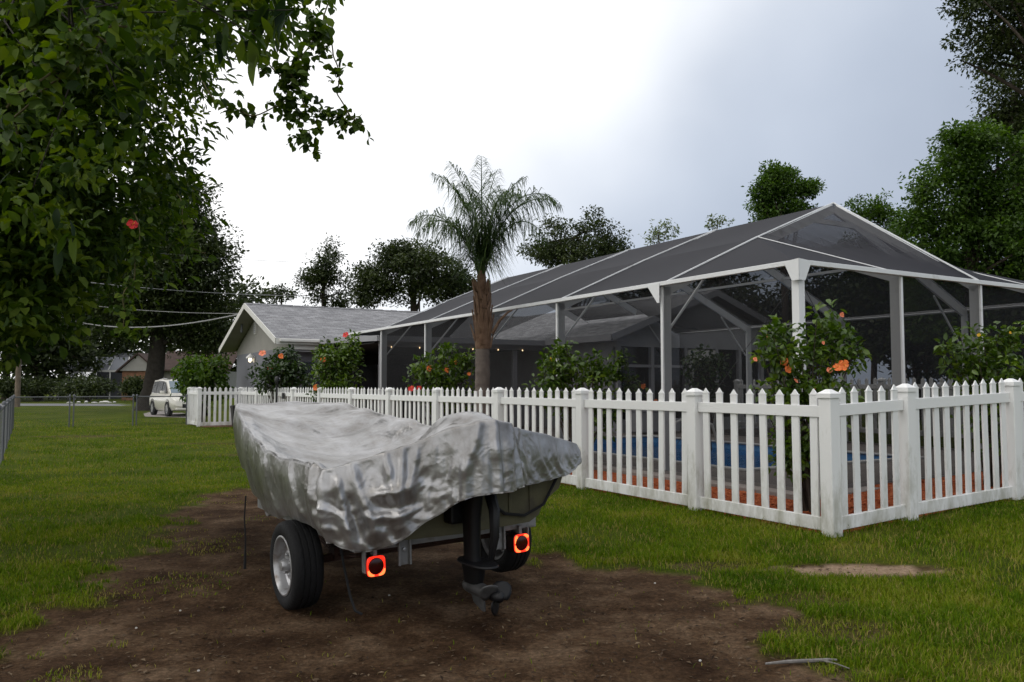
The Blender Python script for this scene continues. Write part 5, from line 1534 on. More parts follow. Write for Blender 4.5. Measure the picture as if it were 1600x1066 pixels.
for k in range(34):
    a = k * 2.4; z = 2.22 + k * .034
    rr = .165 - .04 * (z - 2.2)
    L_ = g.uniform(.2, .5); out = g.uniform(.02, .09)
    w = g.uniform(.04, .07)
    p0 = Vector((.05 + rr * math.cos(a) * .92, rr * math.sin(a) * .92, z)); p1 = Vector((.05 + (rr + out) * math.cos(a), (rr + out) * math.sin(a), z + L_))
    t_ = Vector((-math.sin(a), math.cos(a), 0)); n_ = Vector((math.cos(a), math.sin(a), 0))
    mb = MB(); mb.quadbox([p0 - t_*w - n_*.02, p0 + t_*w - n_*.02, p0 + t_*w*.9 + n_*.02, p0 - t_*w*.9 + n_*.02, p1 - t_*w*.35 - n_*.008, p1 + t_*w*.3 - n_*.008, p1 + t_*w*.3 + n_*.008, p1 - t_*w*.35 + n_*.008]); mb.build('leaf_base', M_boot, palm)
mb = MB(); mb.tube([(.24, -.05, 2.5), (.38, -.08, 2.75), (.55, -.1, 2.92), (.64, -.1, 2.96)], [.04, .03, .022, .012], 6); mb.build('dead_stalk', M_boot, palm, smooth=True)
def frond(az, elev, length, arch, seed):
    g = np.random.default_rng(seed)
    n = 30
    d = np.array([math.cos(az), math.sin(az)]); dh = d * .74
    pts = []; e = elev; p = np.array([.03, 0, 3.35]); st = length / n
    for i in range(n + 1):
        pts.append(p.copy())
        e -= arch / n * (.35 + 1.5 * i / n)
        p = p + st * np.array([dh[0] * math.cos(e), dh[1] * math.cos(e), math.sin(e)])
    pts = np.array(pts)
    V_, F_, R__ = [], [], []
    side = np.array([-d[1], d[0], 0])
    nl = 84
    for k in range(nl):
        t = .16 + .84 * k / nl
        f = t * n; i = min(int(f), n - 1); q = pts[i] + (pts[i + 1] - pts[i]) * (f - i)
        tg = pts[i + 1] - pts[i]; tg /= np.linalg.norm(tg)
        for sg in (-1, 1):
            L_ = (.72 * math.sin(math.pi * min(1, .18 + .8 * t)) + .08) * g.uniform(.8, 1.15)
            dr = side * sg * g.uniform(.55, .95) + tg * g.uniform(.2, .9) + np.array([0, 0, g.uniform(-.7, .7)])
            dr /= np.linalg.norm(dr)
            w = .0085
            a = q; b = q + dr * L_ * .45 + np.array([0, 0, -.02]); c = b + dr * L_ * .33 + np.array([0, 0, -L_ * g.uniform(.25, .6)])
            wv = np.cross(dr, np.array([0, 0, 1.0])); wv /= np.linalg.norm(wv) + 1e-6
            b0 = len(V_)
            V_ += [a - wv * w * .5, a + wv * w * .5, b - wv * w, b + wv * w, c - wv * w * .15, c + wv * w * .15]
            F_ += [(b0, b0 + 1, b0 + 3, b0 + 2), (b0 + 2, b0 + 3, b0 + 5, b0 + 4)]
            R__ += [g.uniform(0, 1)] * 6
    # rachis
    for i in range(n):
        b0 = len(V_); r0 = .022 * (1 - i / n) + .004; r1 = .022 * (1 - (i + 1) / n) + .004
        u = np.array([0, 0, 1.0])
        V_ += [pts[i] - side * r0, pts[i] + side * r0, pts[i + 1] + side * r1, pts[i + 1] - side * r1, pts[i] - u * r0, pts[i] + u * r0, pts[i + 1] + u * r1, pts[i + 1] - u * r1]
        F_ += [(b0, b0 + 1, b0 + 2, b0 + 3), (b0 + 4, b0 + 5, b0 + 6, b0 + 7)]; R__ += [.6] * 8
    me = np_mesh('frond', np.array(V_), np.array(F_), LM['palm'], np.array(R__))
    link(bpy.data.objects.new('frond', me), palm)
NF = 16
for k in range(NF):
    inner = k % 3 == 0
    frond(k * 2.39 + .3, R_(88 if inner else g.uniform(74, 86)), g.uniform(2.7, 3.3) if not inner else g.uniform(2.8, 3.2), g.uniform(.8, 1.3) if inner else g.uniform(1.5, 2.3), 200 + k)
# ------------------------------------------------------------------ the near tree with its vine, reaching in from the left
NTX, NTY = -5.6, 7.4
near = empty('overhanging_tree', (NTX, NTY, 0), 0, 'leafy tree hung with vines reaching in from the top left', 'tree')
g = np.random.default_rng(77)
def nt(x, y, z, a, b, c): return (x - NTX, y - NTY, z, a, b, c)
big = [nt(-4.9, 7.4, 3.6, 1.9, 2.0, 1.9), nt(-4.4, 7.2, 2.95, 1.05, 1.5, .85), nt(-3.85, 6.6, 4.6, 1.35, 1.8, 1.0), nt(-4.6, 6.8, 5.4, 2.2, 2.4, 1.3), nt(-5.6, 8.6, 4.6, 2.4, 1.6, 2.4), nt(-5.2, 7.4, 2.95, 1.3, 1.6, .8), nt(-3.75, 7.2, 3.35, .75, 1.0, .75)]
(V1, Fa, r1), C1 = foliage(big, 1300, 42, .38, .105, .36, g, bias=.42, six=True, droop=.35)
branch = [nt(-2.55, 5.2, 4.45, .95, 1.2, .75), nt(-1.75, 5.2, 4.25, .55, .8, .42), nt(-3.1, 5.6, 4.15, .8, 1.0, .55), nt(-1.55, 4.6, 3.85, .35, .45, .25)]
(V2, Fb, r2), C2 = foliage(branch, 230, 24, .25, .095, .38, g, bias=.55, six=True, droop=.3)
low = [nt(-3.9, 6.7, 2.15, .35, .5, .28), nt(-4.0, 6.8, 2.45, .5, .5, .4), nt(-4.3, 6.9, 1.85, .16, .3, .2)]
(V3, Fc, r3), C3 = foliage(low, 60, 18, .2, .10, .6, g, bias=.6, six=True, droop=.1)
V_ = np.concatenate([V1, V2, V3]); F_ = np.concatenate([Fa, Fb + len(V1), Fc + len(V1) + len(V2)]); rn = np.concatenate([r1, r2, np.clip(r3 + .2, 0, 1)])
o = link(bpy.data.objects.new('crown', np_mesh('crown', V_, F_, LM['near'], rn)), near); o['kind'] = 'stuff'
mb = MB(); limbs(mb, (0, 0, -.1), (.5, -.2, 3.4), .20, np.concatenate([C1[:400], C2]), g, 16); mb.build('trunk', M_bark_d, near, smooth=True)
# large leaves of the nearest bough, one object each
def big_leaf(w, curl, n=6):
    mb = MB()
    for i in range(n + 1):
        t = i / n; hw = w * math.sin(math.pi * min(1, t * .93 + .05)) ** .8
        z = -curl * t * t
        mb.v += [(-hw, t, z + hw * .35), (0, t, z), (hw, t, z + hw * .35)]
    for i in range(n):
        b = i * 3
        mb.f += [(b, b+1, b+4, b+3), (b+1, b+2, b+5, b+4)]; mb.m += [0, 0]
    return mb
LMs = [leaf_mat('big_leaf_a', [(0.012, 0.028, 0.006)] * 2, .25, .5, .2), leaf_mat('big_leaf_b', [(0.032, 0.060, 0.009)] * 2, .35, .5, .2), leaf_mat('big_leaf_c', [(0.085, 0.125, 0.018)] * 2, .4, .5, .2)]
ME_bl = []
for w, c in ((.15, .12), (.17, .25), (.13, .05), (.16, .35)):
    for m in LMs: ME_bl.append(big_leaf(w, c).mesh('leaf', m, smooth=True))
near_c = [(-1.62, 3.05, 3.12, .55, .45, .36), (-1.2, 2.9, 2.82, .36, .35, .22), (-1.75, 3.2, 2.62, .28, .35, .28), (-.95, 3.1, 2.86, .18, .3, .12), (-1.9, 3.3, 2.2, .18, .25, .2)]
Cn, dn = clusters_in(near_c, 34, g, .6)
cnt = 0
for c in Cn:
    k_ = int(g.integers(5, 11))
    base_dir = unit(np.array([g.normal(0, .6), g.normal(0, .5), g.normal(-.2, .5)]))
    for q in range(k_):
        if cnt >= 290: break
        dv = unit(base_dir * .7 + g.normal(size=3) * .7 + np.array([0, 0, -.25]))
        o = put('leaf', ME_bl[int(g.choice(12, p=np.array([3, 4, 2] * 4) / 36.0))], near, tuple(c + g.normal(0, .035, 3) - np.array([NTX, NTY, 0])))
        o.rotation_euler = Vector(dv).to_track_quat('Y', 'Z').to_euler()
        L_ = g.uniform(.07, .135); o.scale = (L_ * g.uniform(.8, 1.3), L_, L_)
        cnt += 1
small = [nt(-1.7, 3.2, 3.05, .6, .5, .42), nt(-1.9, 3.4, 2.6, .4, .45, .35), nt(-1.15, 3.0, 2.9, .4, .35, .22), nt(-2.2, 3.7, 3.5, .7, .6, .45), nt(-2.0, 3.4, 2.2, .22, .3, .25)]
(V4, Fd, r4), C4 = foliage(small, 120, 20, .14, .052, .62, g, bias=.6, six=True, droop=.2)
o = link(bpy.data.objects.new('vine_leaves', np_mesh('vine_leaves', V4, Fd, LM['near'], np.clip(r4 + .12, 0, 1))), near); o['kind'] = 'stuff'
# twigs to those clusters
mb = MB()
hub_ = np.array([-2.9, 4.6, 3.7])
s0 = np.array([-5.2, 7.2, 3.3])
mb.tube([s0 - [NTX, NTY, 0], (s0 + hub_) / 2 + [0, 0, .25] - np.array([NTX, NTY, 0]), hub_ - [NTX, NTY, 0], np.array([-2.2, 3.6, 3.3]) - [NTX, NTY, 0], np.array([-1.5, 2.9, 2.95]) - [NTX, NTY, 0]], [.06, .04, .026, .015, .008], 8)
for c in Cn[::2]:
    a = np.array([-2.2, 3.6, 3.3]) if g.random() < .5 else np.array([-1.7, 3.05, 3.05])
    m_ = (a + c) / 2 + g.normal(0, .06, 3)
    mb.tube([p - np.array([NTX, NTY, 0]) for p in (a, m_, c)], [.006, .004, .002], 5, cap=False)
mb.build('bough', M_bark_d, near, smooth=True)
# vines: thin stems with small leaves in threes
M_vst = mat('vine_stem', (0.10, 0.085, 0.035), .8)
def vine(label, pts, nl, leaf, seed):
    g = np.random.default_rng(seed)
    P = np.array(pts, float)
    t = np.linspace(0, len(P) - 1, 60); i = np.minimum(t.astype(int), len(P) - 2); f = (t - i)[:, None]
    pm = P[np.maximum(i - 1, 0)]; p2 = P[np.minimum(i + 2, len(P) - 1)]
    Q = .5 * (2 * P[i] + (P[i + 1] - pm) * f + (2 * pm - 5 * P[i] + 4 * P[i + 1] - p2) * f ** 2 + (3 * P[i] - pm - 3 * P[i + 1] + p2) * f ** 3)
    Q += np.stack([np.sin(t * 5 + seed), np.cos(t * 4 + seed), np.sin(t * 6)], 1) * .012
    v = empty('vine', tuple(Q[0]), 0, label, 'vine', 'vine strands hanging from the near tree')
    Q = Q - Q[0]
    mb = MB(); mb.tube(Q, .004, 5); mb.build('stem', M_vst, v)
    k = g.integers(0, 60, nl)
    off = g.normal(0, .035, (nl, 3))
    B = Q[k] + off
    P3 = np.repeat(B, 3, 0); n = len(P3)
    ax = unit(rand_dirs(n, g) + np.array([0, 0, -.3]))
    nr = unit(rand_dirs(n, g) * .7 + np.array([0, -.5, .6]))
    ln = leaf * g.uniform(.7, 1.25, n)
    V_, F_, rn = leaf_cards(P3, ax, nr, ln, ln * .72, np.clip(g.normal(.55, .22, n), 0, 1), fold=.15, six=True)
    o = link(bpy.data.objects.new('leaves', np_mesh('leaves', V_, F_, LM['near'], rn)), v); o['kind'] = 'stuff'
vine('vine strand hanging furthest right against the white sky', [PX(520, -40, 4.5), PX(500, 30, 4.5), PX(520, 80, 4.5), PX(522, 130, 4.5), PX(540, 172, 4.5), PX(563, 188, 4.5)], 46, .050, 1)
vine('long vine strand sagging across the gap to a drooping tip', [PX(300, 110, 4.6), PX(345, 160, 4.5), PX(400, 172, 4.5), PX(440, 150, 4.5), PX(462, 175, 4.5), PX(468, 205, 4.5), PX(478, 228, 4.5)], 70, .052, 2)
vine('vine strand bridging from the drooping tip to the right strand', [PX(448, 100, 4.4), PX(462, 135, 4.4), PX(480, 162, 4.45), PX(510, 180, 4.5), PX(535, 176, 4.5)], 46, .050, 3)
vine('leafy vine along the upper edge of the bough', [PX(330, 40, 4.4), PX(390, 70, 4.4), PX(440, 110, 4.4), PX(470, 70, 4.4), PX(490, 30, 4.4)], 110, .055, 4)
vine('vine strand falling beside the red flower', [PX(205, 330, 5.6), PX(212, 390, 5.6), PX(200, 440, 5.6), PX(190, 480, 5.6), PX(196, 515, 5.6), PX(208, 522, 5.6)], 55, .055, 5)
vine('vine strand hanging over the dark oak', [PX(270, 300, 5.8), PX(285, 350, 5.8), PX(290, 385, 5.8), PX(315, 392, 5.8)], 26, .06, 6)
vine('pale looping vine across the nearest leaves', [PX(-10, 160, 2.7), PX(60, 110, 2.7), PX(120, 60, 2.7), PX(150, 45, 2.7), PX(180, 25, 2.7)], 34, .05, 7)
vine('pale vine hanging at the left edge', [PX(10, 205, 2.8), PX(30, 150, 2.75), PX(70, 125, 2.75), PX(110, 85, 2.7), PX(80, 20, 2.7)], 40, .05, 8)
put('flower', ME_fl['r'], near, tuple(PX(201, 350, 5.3) - np.array([NTX, NTY, 0])), (R_(60), .5, .3), (.04,) * 3)
# ------------------------------------------------------------------ parked car
M_paint = mat('pearl_white_paint', (0.62, 0.60, 0.54), .3, spec=.5, var=.03, coat=.6)
M_rub = mat('car_rubber', (.012, .012, .012), .8)
M_alloy = mat('alloy', (.45, .45, .46), .35, metal=.7)
M_lampg = mat('headlamp_glass', (.55, .58, .6), .1, spec=.7)
M_wind = mat('car_window', (.012, .014, .016), .25, spec=.15, var=.05)
M_wshield = mat('windscreen', (.10, .15, .19), .05, spec=.8, var=.05)
car = empty('parked_car', (-16.55, 40.9, 0.03), R_(-143), 'pearl white SUV parked on the driveway left of the round bush', 'car')   # local +y = nose
car.rotation_euler = (0, 0, math.atan2(-.64, -.77) + math.pi)
_d = Vector((.60, -.80, 0)); car.rotation_euler = (0, 0, math.atan2(_d.y, _d.x) - math.pi / 2)
def loft(mb, secs):
    # secs: (y, [(x,z)...]) mirrored outline, closed
    b = len(mb.v); n = len(secs[0][1])
    for y, pr in secs:
        mb.v += [(x, y, z) for x, z in pr]
    for i in range(len(secs) - 1):
        for k in range(n):
            k2 = (k + 1) % n
            mb.f.append((b+i*n+k, b+i*n+k2, b+(i+1)*n+k2, b+(i+1)*n+k)); mb.m.append(0)
    mb.f.append(tuple(b + k for k in reversed(range(n)))); mb.m.append(0)
    e = b + (len(secs) - 1) * n; mb.f.append(tuple(e + k for k in range(n))); mb.m.append(0)
def csec(w, zb, zw, zt, wt):
    # half outline to full: sill, belly, waist, top
    h = [(w * .9, zb), (w, zb + .18), (w * 1.01, zw * .75), (w * .985, zw), (wt, zt)]
    return h + [(-x, z) for x, z in reversed(h)]
mb = MB()
loft(mb, [(-2.35, csec(.78, .42, .82, .98, .70)), (-2.28, csec(.88, .32, .95, 1.05, .80)), (-1.4, csec(.93, .26, 1.0, 1.07, .84)), (0, csec(.94, .25, .98, 1.06, .85)), (1.0, csec(.94, .25, .97, 1.06, .84)), (1.35, csec(.94, .26, .95, 1.03, .82)), (2.05, csec(.90, .30, .86, .94, .74)), (2.30, csec(.82, .36, .74, .80, .66)), (2.38, csec(.72, .42, .66, .70, .6))])
mb.build('body', M_paint, car, smooth=True, bevel=.03)
mb = MB()
loft(mb, [(-2.22, [(.82, 1.04), (.72, 1.50), (-.72, 1.50), (-.82, 1.04)]), (-2.0, [(.85, 1.05), (.70, 1.74), (-.70, 1.74), (-.85, 1.05)]), (-.6, [(.86, 1.05), (.71, 1.79), (-.71, 1.79), (-.86, 1.05)]), (.25, [(.86, 1.05), (.69, 1.74), (-.69, 1.74), (-.86, 1.05)]), (1.28, [(.80, 1.02), (.74, 1.06), (-.74, 1.06), (-.80, 1.02)])])
mb.build('cabin', M_paint, car, bevel=.03)
mb = MB(); mb.face([(-.62, .36, 1.70), (.62, .36, 1.70), (.73, 1.22, 1.115), (-.73, 1.22, 1.115)]); mb.build('windscreen', M_wshield, car)
for s in (-1, 1):
    for (a, b, c, d) in (((.845, -.02, 1.10), (.84, .98, 1.10), (.73, .24, 1.64), (.72, -.02, 1.68)), ((.845, -1.1, 1.10), (.845, -.10, 1.10), (.725, -.10, 1.69), (.72, -1.05, 1.70)), ((.84, -1.98, 1.12), (.845, -1.18, 1.10), (.72, -1.12, 1.69), (.72, -1.9, 1.66))):
        o_ = .022
        mb = MB(); mb.face([(s * (p[0] + o_), p[1], p[2]) for p in (a, b, c, d)]); mb.build('side_window', M_wind, car)
    mb = MB(); sec(mb, [(s * 1.0, .72, 1.06, .10, .05), (s * 1.0, .72, 1.12, .12, .06), (s * 1.0, .70, 1.22, .11, .05)], 12); mb.build('mirror', M_paint, car, smooth=True)
    mb = MB(); mb.prism([(s * .88, 2.02, .74), (s * .90, 1.98, .86), (s * .60, 2.27, .80), (s * .58, 2.31, .68)], (0, .03, 0)); mb.build('headlamp', M_lampg, car, bevel=.01)
    for y in (-1.42, 1.38):
        w_ = empty('wheel', (s * .86, y, .36)); w_.parent = car
        mb = MB(); mb.lathe([(.22, -.10), (.34, -.11), (.365, -.08), (.365, .08), (.34, .11), (.22, .10)], (0, 0, 0), 'x', 28); mb.build('tyre', M_rub, w_, smooth=True)
        mb = MB(); mb.lathe([(.24, s * .06), (.235, s * .10), (.22, s * .085), (.21, s * .03), (.001, s * .03)], (0, 0, 0), 'x', 24)
        for k in range(5):
            a = 2 * math.pi * k / 5
            mb.beam((s * .09, 0, 0), (s * .085, .22 * math.cos(a), .22 * math.sin(a)), .05, .03, up=(1, 0, 0))
        mb.build('rim', M_alloy, w_)
        mb = MB(); mb.lathe([(.40, 0), (.43, s * .012), (.40, s * .02)], (s * .075, 0, .02), 'x', 28); mb.build('arch', M_rub, w_)
mb = MB(); mb.box(-.5, .5, 2.33, 2.40, .42, .60); mb.build('grille', M_rub, car, bevel=.02)
mb = MB(); mb.box(-.80, .80, 2.26, 2.405, .30, .41); mb.build('bumper', M_paint, car, bevel=.04)
mb = MB()
for s in (-1, 1): mb.tube([(s * .62, -1.5, 1.76), (s * .63, -.6, 1.83), (s * .61, .1, 1.79)], .022, 6)
mb.build('roof_rails', M_alloy, car)

# ------------------------------------------------------------------ wheelie bin by the gate
bp_ = PX(372, 661, 29.6)
bin_ = empty('wheelie_bin', (float(bp_[0]), float(bp_[1]), 0), PHI, 'black wheelie bin in the gateway beside the fence end post', 'bin')
mb = MB(); mb.quadbox([(-.15, -.15, .03), (.15, -.15, .03), (.15, .15, .03), (-.15, .15, .03), (-.20, -.20, .72), (.20, -.20, .72), (.20, .20, .72), (-.20, .20, .72)]); mb.build('body', M_black, bin_, bevel=.015)
mb = MB(); mb.box(-.215, .215, -.22, .22, .722, .76); mb.box(-.18, .18, -.18, .18, .761, .785); mb.build('lid', M_black, bin_, bevel=.012)
mb = MB(); mb.tube([(-.2, .24, .7), (.2, .24, .7)], .018, 6); mb.build('handle', M_black, bin_)
M_brk = mat('brick_paving', (0.15, 0.075, 0.055), .9, var=.25, vscale=8)
gp = empty('path', (float(F0[0] + 26 * LV[0]), float(F0[1] + 26 * LV[1]), 0.02), PHI, kind='structure')
ME_b = MB().box(-.098, .098, -.048, .048, -.03, .012).mesh('brick', M_brk)
for i in range(8):
    for j in range(18):
        put('brick', ME_b, gp, (-1.35 + i * .2 + (.1 if j % 2 else 0), -.75 + j * .1, random.uniform(-.003, .004)), (0, 0, random.uniform(-.02, .02)))
# dark garden torch pole behind the far fence
tp_ = PX(433, 640, 25.4)
tr_ = empty('garden_torch', (float(tp_[0]), float(tp_[1]), 0), 0, 'thin dark garden pole standing at the far stretch of fence', 'pole')
mb = MB(); mb.tube([(0, 0, 0), (0, 0, 1.5)], .035, 8); mb.build('pole', M_black, tr_)
mb = MB(); mb.lathe([(.03, 1.5), (.06, 1.56), (.075, 1.7), (.04, 1.76), (.001, 1.78)], n=10); mb.build('head', M_black, tr_, smooth=True)
# ------------------------------------------------------------------ utility pole and wires
M_wood = mat('weathered_pole', (0.16, 0.125, 0.095), .95, var=.25, vscale=4, bump=.5)
up_ = PX(29, 630, 58)
ut = empty('utility_pole', (float(up_[0]), float(up_[1]), 0), 0, 'weathered wooden utility pole beside the road at the far left', 'pole')
mb = MB(); mb.tube([(0, 0, -.2), (0, 0, 4), (0, 0, 9.5)], [.19, .175, .14], 12); mb.build('pole', M_wood, ut, smooth=True)
mb = MB(); mb.box(-1.1, 1.1, -.06, .06, 8.6, 8.72); mb.build('crossarm', M_wood, ut)
for x in (-.95, -.4, .4, .95):
    mb = MB(); mb.lathe([(.02, 8.72), (.05, 8.76), (.03, 8.82), (.05, 8.86), (.001, 8.9)], (x, 0, 0), n=8); mb.build('insulator', M_trim, ut, smooth=True)
mb = MB(); mb.tube([(.22, 0, 5.4), (.22, 0, 6.2)], [.13, .13], 10); mb.build('junction_can', M_galv, ut, smooth=True)
M_wire = mat('wire_grey', (0.30, 0.30, 0.31), .5, metal=.3)
def wire(label, A, B, sag, r):
    A, B = np.array(A, float), np.array(B, float)
    o = empty('overhead_wire', tuple(A), 0, label, 'wire', 'overhead service wires')
    pts = [(A + (B - A) * t + np.array([0, 0, -4 * sag * t * (1 - t)])) - A for t in np.linspace(0, 1, 24)]
    mb = MB(); mb.tube(pts, r, 5); mb.build('conductor', M_wire, o, smooth=True)
    mb = MB(); mb.tube([(0, 0, -.03), (0, 0, .03)], r * 2.5, 6); mb.build('clamp', M_wire, o)
mast = W(WR - .35, RDL + 1.6, 4.35)
wire('twisted service wire sagging to the house gable', (up_[0], up_[1], 7.6), mast, 1.15, .028)
wire('straight pale wire high behind the gable', PX(100, 437, 44), PX(480, 462, 52), .2, .022)
wire('thin upper wire crossing the dark oak', PX(60, 375, 44), PX(500, 410, 52), .2, .010)
wire('thin lower wire between the two bolder wires', PX(60, 466, 43), PX(372, 490, 36), .2, .010)
sm_ = HB('service_mast', lambda b: b.tube([(WR - .35, RDL + 1.6, 3.6), (WR - .35, RDL + 1.6, 4.5)], .04, 8), M_galv)

# ------------------------------------------------------------------ neighbours across the road
nb1 = PX(146, 600, 88)
n1 = empty('neighbour_cage', (float(nb1[0]), float(nb1[1]), 0), R_(8), 'small white screened patio cage beyond the road', 'screen enclosure')
s_ = 88 / 1280
W2 = 50 * s_
mb = MB()
for x in np.linspace(-W2, W2, 5): mb.box(x - .06, x + .06, -.06, .06, 0, 3.0)
mb.build('posts', M_trim, n1)
mb = MB(); mb.box(-W2 - .1, W2 + .1, -.1, .1, 3.0, 3.22); mb.build('eave_beam', M_trim, n1)
M_scr_n = screen_mat('pale_screen', (0.22, 0.23, 0.25), .3)
mb = MB(); mb.face([(-W2, 0, 3.23), (W2, 0, 3.23), (W2 * .8, 3, 4.7), (-W2 * .45, 3, 4.7)]); mb.build('roof_screen', M_scr_n, n1)
mb = MB(); mb.face([(-W2, .02, .1), (W2, .02, .1), (W2, .02, 3.0), (-W2, .02, 3.0)]); mb.build('wall_screen', M_scr_w, n1)
for x0, x1 in ((-W2, -W2 * .45), (-W2 * .15, -W2 * .2), (W2 * .45, W2 * .35), (W2, W2 * .8)):
    mb = MB(); mb.beam((x0, -.05, 3.23), (x1, 2.95, 4.75), .10, .1); mb.build('rafter', M_trim, n1)
mb = MB(); mb.box(-W2 * .3, W2 * 1.2, 4, 10, 0, 3.4); mb.build('rear_wall', M_wall, n1)
mb = MB(); mb.prism([(-W2 * .4, 3.8, 3.41), (W2 * 1.3, 3.8, 3.41), (W2 * 1.3, 7, 5.2), (-W2 * .4, 7, 5.2)], (0, 0, .12)); mb.build('roof', M_shing, n1)
# arch trellis in the hedge
ar = PX(122, 610, 79)
at_ = empty('garden_arch', (float(ar[0]), float(ar[1]), 0), R_(5), 'thin metal garden arch in the hedge beneath the white cage', 'garden arch')
for y in (0, .5):
    mb = MB(); mb.tube([(-.85, y, 0), (-.85, y, 2.0)] + [(-.85 * math.cos(a), y, 2.0 + .85 * math.sin(a)) for a in np.linspace(.2, math.pi - .2, 9)] + [(.85, y, 2.0), (.85, y, 0)], .035, 6); mb.build('hoop', M_galv, at_)
nb2 = PX(262, 600, 82)
n2 = empty('neighbour_house', (float(nb2[0]), float(nb2[1]), 0), R_(4), 'brick neighbour house with brown roof behind the parked car', 'house')
M_bri = mat('far_brick', (0.21, 0.105, 0.06), .9, var=.25, vscale=3)
M_broof = mat('brown_roof', (0.055, 0.036, 0.03), .95, var=.25, vscale=2)
mb = MB(); mb.box(-4.4, -1.3, 0, 6, 0, 3.0); mb.build('wall', M_bri, n2)
mb = MB(); mb.box(-1.3, 5.5, 1.2, 6, 0, 3.0); mb.build('wall', M_cream, n2)
mb = MB(); mb.prism([(-4.6, -.25, 3.0), (-1.0, -.25, 3.0), (-2.8, -.25, 4.6)], (0, 6, 0)); mb.build('gable', M_cream, n2)
mb = MB(); mb.beam((-4.9, 2.7, 2.86), (-2.8, 2.7, 4.75), 6.3, .14, up=(0, 0, 1)); mb.beam((-.7, 2.7, 2.86), (-2.8, 2.7, 4.752), 6.3, .14); mb.build('roof', M_broof, n2)
mb = MB(); mb.prism([(-1.4, .4, 3.0), (6.0, .4, 3.0), (6.0, 4, 5.0), (-1.4, 4, 5.0)], (0, 0, .15)); mb.build('roof', M_broof, n2)
mb = MB(); mb.box(.6, 2.4, 1.15, 1.2, .9, 2.3); w1 = mb.build('window', M_glass, n2)
mb = MB(); mb.box(.45, .6, 1.12, 1.2, .8, 2.4); mb.box(2.4, 2.55, 1.12, 1.2, .8, 2.4); mb.box(.6, 2.4, 1.12, 1.2, 2.3, 2.4); mb.build('frame', M_trim, w1)
# white stones along the far verge
M_wst = mat('white_stone', (0.6, 0.59, 0.56), .8, var=.1)
for i, (px, w) in enumerate(((110, 9), (124, 5), (136, 4), (149, 10), (160, 8), (166, 12), (172, 8), (180, 4))):
    p = PX(px, 613, 72)
    mb = MB(); h = .10 + .05 * (i % 3); ww = w * 72 / 1280 / 2
    sec(mb, [(0, 0, 0, ww, .2), (0.05, 0, h * .6, ww * .9, .26), (.02, 0, h, ww * .5, .12)], 9, 2.0)
    o = mb.build('white_stone', M_wst, smooth=True); o.location = (float(p[0]), float(p[1]), .0)
    tag(o, ['long white stone at the left end of the row on the verge', 'small white stone second from the left on the far verge', 'tiny white stone third from the left on the far verge', 'wide white stone mid row on the far verge', 'white stone just right of the widest one on the verge', 'broad flat white stone right of mid row on the verge', 'white stone next to last on the far verge', 'last small white stone at the right end of the row'][i], 'stone', 'white stones across the road')

# planter pot and table inside the cage
pt = empty('patio_pot', W(7.2, 9.3, DZ), PHI, 'large dark planter pot inside the cage near the white door', 'pot')
mb = MB(); mb.lathe([(.18, 0), (.22, .1), (.26, .4), (.28, .42), (.27, .45), (.22, .43)], n=18); mb.build('pot', M_boot, pt, smooth=True)
sg = empty('patio_shelf', W(6.9, 11.0, DZ), PHI, 'low pale storage box against the wall of the second wing', 'box')
mb = MB(); mb.box(-.6, .6, -.25, .25, .05, .62); mb.build('body', M_gwall, sg, bevel=.02)
mb = MB(); mb.box(-.63, .63, -.28, .28, .622, .67); mb.build('lid', M_gwall, sg, bevel=.01)
# leaning white pool pole by the near corner
pp = empty('pool_pole', W(1.1, .5, DZ), PHI, 'slanting white pool pole just inside the corner of the cage', 'pole')
mb = MB(); mb.tube([(0, 0, 0.02), (.35, .1, .9), (.70, .2, 1.75)], .018, 8); mb.build('shaft', M_trim, pp)
mb = MB(); mb.box(-.14, .14, -.03, .03, .0, .05); mb.build('brush', M_trim, pp)
